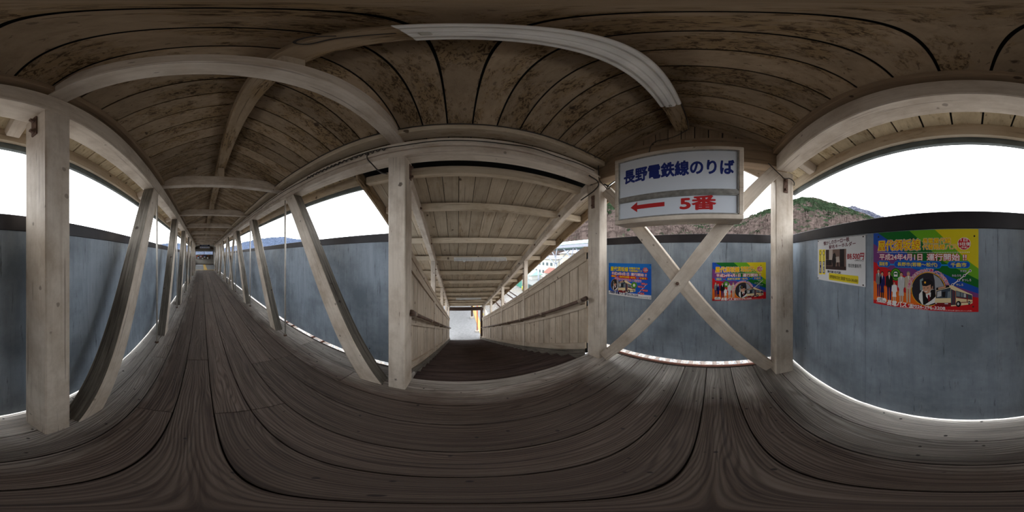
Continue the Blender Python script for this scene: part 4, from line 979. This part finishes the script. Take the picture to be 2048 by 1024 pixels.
bd = Board((-.20, YEND-.131, 2.92), (1, 0, 0), (0, 0, 1), 1.07, .54)
bd.text('sign_lettering', '長野電鉄線', (.14, .18, .80, .46), [(.01, ink('dim_white', (150, 160, 175)), 1)], hs)
bd.text('sign_lettering', 'のりば改札口', (.30, .72, .94, .92), [(.015, PBLUE, 1)], hs)
bd.polys('arrow', [([(.06, .82), (.14, .72), (.14, .79), (.22, .79), (.22, .85), (.14, .85), (.14, .92)], PBLUE, 1)], hs)
for x in (-.05, .72):
    bm = BM(); tube(bm, [(x, YEND-.08, 2.92), (x, YEND-.08, zr(x)-.0)], .008, 8); obj('hanger_rod', bm, IRON, hs)

# ------------------------------------------------------------------ platform at the foot of the stairs
ASPH = plain('platform_asphalt', (.24, .24, .245), .85, bump=.3, vary=.12, scale=6)
struct(flatbox('floor_platform', (XE+.0, 70, -2.75, 3.6, GZ, PZ), ASPH))
struct(flatbox('trim_15', (XE, 70, -3.0, -2.75, GZ, PZ+.005), plain('pale_concrete', (.42, .38, .33), .85, bump=.3, scale=14)))
tag(flatbox('tactile_strip', (XE+.9, 60, -1.92, -1.58, PZ+.001, PZ+.02), plain('tactile_ochre', (.55, .36, .13), .7, vary=.12, bump=.3, scale=20)), 'yellow ochre tactile strip along the platform below the stairs', 'tactile paving')
tag(flatbox('edge_line', (XE+.3, 60, -2.55, -2.45, PZ+.001, PZ+.006), plain('line_yellow', (.6, .45, .06), .7)), 'thin yellow line near the platform edge', 'line')
cp = thing('canopy_column', 'dark brown column with a pale footing out on the platform', 'column', (14.9, -1.3, PZ))
bm = BM(); box(bm, 14.82, 14.98, -1.38, -1.22, PZ+.22, PZ+3.6); obj('column', bm, wood('dark', 'Z'), cp, bevel=.01)
bm = BM(); box(bm, 14.76, 15.04, -1.44, -1.16, PZ, PZ+.22); obj('footing', bm, plain('pale_concrete', (.42, .38, .33), .85, bump=.3, scale=14), cp, bevel=.015)
op = thing('pole', 'thin orange pole on a concrete block by the tactile strip', 'pole', (11.9, -1.43, PZ))
bm = BM(); tube(bm, [(11.9, -1.43, PZ+.12), (11.9, -1.43, PZ+3.2)], .034, 14); obj('shaft', bm, plain('orange_paint', (.62, .11, .02), .5), op)
bm = BM(); box(bm, 11.76, 12.04, -1.57, -1.29, PZ, PZ+.12); obj('block', bm, plain('pale_concrete', (.42, .38, .33), .85, bump=.3, scale=14), op, bevel=.015)
struct(flatbox('roof_platform', (11.5, 60, -2.9, 3.4, PZ+3.6, PZ+3.7), plain('roof_sheet', (.10, .12, .12), .6)))

# ------------------------------------------------------------------ tracks
RUST = plain('rusty_rail', (.055, .022, .014), .6, .3, vary=.3, scale=4)
def track(yc, xa, xb, where, sl_from, sl_to, cat='sleeper'):
    for s, nm in ((-1, 'nearer'), (1, 'farther')):
        yy = yc+s*.5335*(1 if yc > 0 else -1); bm = BM()
        box(bm, xa, xb, yy-.055, yy+.055, GZ+.03, GZ+.045); box(bm, xa, xb, yy-.01, yy+.01, GZ+.045, GZ+.14); box(bm, xa, xb, yy-.032, yy+.032, GZ+.14, GZ+.175)
        tag(obj('rail', bm, RUST, bevel=.004), 'rusty rail, %s one of the track %s' % (nm, where), 'rail')
    x = sl_from; src = None
    while x < sl_to:
        if src is None:
            src = flatbox('railway_sleeper', (x-.11, x+.11, yc-1.05, yc+1.05, GZ-.10, GZ+.028), wood('sleeper', 'Y'), bevel=.012); o = src
        else: o = src.copy(); COL.objects.link(o); o.location.x = x
        tag(o, 'weathered sleeper under the rails of the track %s' % where, 'sleeper', 'sleepers of the track %s' % where); x += .66
track(-9.12, -40, 60, 'below the end panel', -4, 6); track(9.27, -30, 60, 'just beyond the stairs', 5.5, 11.5); track(13.3, -30, 60, 'second beyond the stairs', 5.5, 11.5)
track(-6.0, -40, 60, 'beside the platform', 16, 32)

# ------------------------------------------------------------------ canopy, buildings and fence across the tracks
struct(flatbox('floor_platform_far', (4, 60, -22, -14.5, GZ, PZ), CONC))
MINT = plain('mint_roof', (.42, .66, .60), .5, vary=.06, scale=1)
cn = thing('platform_canopy', 'long mint-roofed platform canopy on lattice masts seen beyond the stair wall', 'canopy', (22, -17, PZ))
bm = BM(); prism(bm, [(14, -14.6, 3.15), (14, -14.6, 3.5), (14, -18, 4.1), (14, -21.5, 3.5), (14, -21.5, 3.15), (14, -18, 3.6)], (34, 0, 0)); obj('roof', bm, MINT, cn)
bm = BM(); box(bm, 14, 48, -14.75, -14.6, 2.75, 3.2); box(bm, 14, 48, -21.6, -21.5, 2.75, 3.2); obj('fascia', bm, plain('canopy_grey', (.22, .23, .27), .6), cn)
STL = plain('pale_blue_steel', (.42, .46, .55), .5, vary=.08)
for x in (17.5, 24, 30.5, 37):
    bm = BM(); tube(bm, [(x, -16.5, PZ), (x, -16.5, .1)], .16, 10); m_ = obj('mast', bm, STL, cn)
    for a, b in (((x, -16.5, .1), (x-1.2, -15.6, 1.3)), ((x, -16.5, .1), (x+1.2, -15.6, 1.3)), ((x-1.2, -15.6, 1.3), (x-2.6, -15.0, 2.9)), ((x-1.2, -15.6, 1.3), (x-.1, -15.2, 2.9)), ((x+1.2, -15.6, 1.3), (x+2.6, -15.0, 2.9)), ((x+1.2, -15.6, 1.3), (x+.1, -15.2, 2.9)), ((x, -16.5, .1), (x, -20, 2.9))):
        bm = BM(); tube(bm, [a, b], .09, 8); obj('strut', bm, STL, m_)
bm = BM(); tube(bm, [(15, -15.6, 1.3), (40, -15.6, 1.3)], .08, 8); obj('tie_rail', bm, STL, cn)
def house(x0, x1, y0, y1, z1, col, lab, roofmat=None, rows=2, name='building', cols=6):
    h = thing(name, lab, 'building', ((x0+x1)/2, (y0+y1)/2, GZ))
    bm = BM(); box(bm, x0, x1, y0, y1, GZ, z1); obj('walls', bm, plain('wall_'+lab[:14].replace(' ', '_'), col, .85, vary=.08, scale=.6), h)
    bm = BM(); prism(bm, [(x0-.4, y1+.4, z1), (x0-.4, (y0+y1)/2, z1+1.2), (x0-.4, y0-.4, z1)], (x1-x0+.8, 0, 0)); obj('roof', bm, roofmat or plain('slate_roof', (.16, .15, .17), .7), h)
    for r in range(rows):
        for c in range(cols):
            cx = x0+(c+.5)*(x1-x0)/cols; cz = GZ+1.2+r*2.6
            if cz+1.3 > z1: continue
            wv = min(1.6, (x1-x0)/cols*.6)
            bm = BM(); box(bm, cx-wv/2, cx+wv/2, y1, y1+.05, cz, cz+1.2); wf = obj('window', bm, plain('sash_white', (.55, .55, .55), .5), h)
            bm = BM(); box(bm, cx-wv/2+.1, cx+wv/2-.1, y1+.05, y1+.06, cz+.1, cz+1.1); obj('pane', bm, plain('dark_pane', (.08, .11, .12), .1, vary=.3), wf)
    return h
house(16, 36, -34, -26, 2.2, (.55, .50, .42), 'cream building with rows of windows behind the mint canopy', rows=3, cols=8)
house(38, 60, -36, -27, .6, (.52, .50, .44), 'long pale building beyond the canopy farther along the tracks', rows=2, cols=9)
house(31, 35, -23.5, -20.8, -2.6, (.48, .42, .36), 'small hut with a faded red roof below the cream building', plain('faded_red_roof', (.35, .14, .11), .7), rows=1, cols=2, name='hut')
house(36.5, 43, -20.5, -17.8, -3.3, (.55, .55, .52), 'low white shed with a mint roof beside the green fence', MINT, rows=1, cols=3, name='shed')
gf = thing('green_fence', 'green netted site fence with a pale pole in front beyond the stair wall', 'fence', (34, -13, GZ))
bm = BM(); box(bm, 28.5, 40, -13.2, -13.15, GZ+.1, GZ+3.1); obj('netting', bm, plain('green_netting', (.04, .22, .16), .7, vary=.25, scale=1.2), gf)
for i in range(7):
    bm = BM(); x = 28.5+i*1.9; tube(bm, [(x, -13.1, GZ), (x, -13.1, GZ+3.3)], .04, 8); obj('fence_post', bm, STL, gf)
pp = thing('utility_pole', 'pale leaning pole with a yellow guard in front of the green fence', 'pole', (29.2, -12.3, GZ))
bm = BM(); tube(bm, [(29.2, -12.3, GZ), (29.7, -12.35, GZ+5.5)], .13, 12); obj('shaft', bm, plain('pale_concrete', (.42, .38, .33), .85, bump=.3, scale=14), pp)
bm = BM(); tube(bm, [(29.2, -12.28, GZ+.3), (29.26, -12.3, GZ+1.0)], .15, 12); obj('guard', bm, plain('guard_yellow', (.6, .5, .03), .5), pp)
# white rail car standing by the platform
vc = thing('rail_car', 'white rail car with dark underframe standing beyond the foot of the stairs', 'rail car', (28.6, -5.9, GZ+.175))
VW = plain('car_white', (.62, .63, .65), .4, vary=.04); VB = plain('car_black', (.02, .02, .022), .5)
bm = BM(); box(bm, 25.5, 33, -7.1, -4.8, GZ+1.35, GZ+3.4); obj('body', bm, VW, vc, bevel=.12)
bm = BM(); box(bm, 25.7, 32.8, -6.9, -5.0, GZ+.55, GZ+1.345); obj('underframe', bm, VB, vc, bevel=.05)
bm = BM(); box(bm, 25.46, 25.497, -6.9, -5.0, GZ+2.2, GZ+3.1); obj('windscreen', bm, PGLASS, vc)
for yy in (-6.7, -5.2):
    bm = BM(); tube(bm, [(25.6, yy, GZ+1.0), (25.55, yy, GZ+1.0)], .16, 14); obj('headlamp', bm, LGREY, vc)
for xx in (26.6, 28.0, 30.6, 32.0):
    for yy in (-6.5335, -5.4665):
        bm = BM(); tube(bm, [(xx, yy-.05, GZ+.58), (xx, yy+.05, GZ+.58)], .40, 20); obj('wheel', bm, RUST, vc)
bm = BM(); box(bm, 25.462, 25.4975, -5.6, -5.15, GZ+1.75, GZ+2.0); obj('warning_flag', bm, PORANGE, vc)

# ------------------------------------------------------------------ hills
def hill(name, prof, r0, r1, mat, label_struct=True, rb=1.6, seed=1, amp=2.2, n_r=26, base=GZ, step=.35):
    """terrain ridge: prof = [(azimuth deg from +y clockwise, ridge elevation angle deg)]"""
    rr = random.Random(seed); bm = BM(); a0, a1 = prof[0][0], prof[-1][0]; na = int((a1-a0)/step)
    def el(a):
        for (p, e), (q, g_) in zip(prof, prof[1:]):
            if p <= a <= q:
                t_ = (a-p)/(q-p); return e+(g_-e)*(t_*t_*(3-2*t_)*.5+t_*.5)
        return 0
    rows = []
    for i in range(na+1):
        a = a0+(a1-a0)*i/na; col = []
        zt = r1*math.tan(math.radians(el(a)))+H-base
        for j in range(n_r+8):
            f_ = j/(n_r-1); r = r0+(r1-r0)*f_
            h_ = zt*(1-(1-min(1, f_))**1.5)*(1 if f_ <= 1 else max(0, 1-(f_-1)*rb))
            ja = a+rr.uniform(-.4, .4)*step; aa = math.radians(ja); bump = rr.uniform(-1, 1)*amp*min(1, f_*3)
            col.append(bm.verts.new((r*math.sin(aa), r*math.cos(aa), base+max(0, h_)+bump*(.5 if f_ < 1.02 else .2))))
        rows.append(col)
    for A_, B_ in zip(rows, rows[1:]):
        for j in range(len(A_)-1): bm.faces.new((A_[j], A_[j+1], B_[j+1], B_[j]))
    bmesh.ops.recalc_face_normals(bm, faces=bm.faces[:])
    return struct(obj(name, bm, mat, smooth=False))
def az(px_): return (px_-403.5)*360/2048
P = lambda L_: [(az(a), (512-b)*180/1024) for a, b in L_]
hill('hill', P([(1040, 500), (1090, 470), (1140, 430), (1190, 402), (1240, 400), (1290, 412), (1340, 428), (1390, 442), (1430, 446), (1470, 445), (1490, 440), (1507, 432), (1532, 423), (1548, 420), (1592, 402), (1604, 399), (1629, 400), (1665, 410), (1689, 417), (1720, 428), (1759, 442), (1800, 460), (1850, 490)]), 70, 210, hill_mat('bare_wood_slope', (.050, .038, .034), (.014, .022, .012), .47), seed=3, amp=2.0)
hill('hill_behind', P([(1640, 470), (1680, 420), (1704, 412), (1736, 421), (1765, 433), (1800, 445), (1860, 470)]), 320, 430, hill_mat('snow_dusted_slope', (.036, .038, .056), (.028, .033, .048), .62, snow=.10), seed=5, amp=2.5)
hill('mountain', P([(300, 500), (320, 489), (345, 486), (400, 494), (440, 498), (470, 492), (490, 484), (520, 478), (545, 475), (566, 474), (588, 478), (620, 482), (680, 492), (740, 502)]), 600, 1000, hill_mat('haze_tinted_far_slope', (.053, .068, .105), (.046, .062, .096), .6, scale=.004), seed=8, amp=5, step=.5)  # blue distance haze is painted into the slope colour
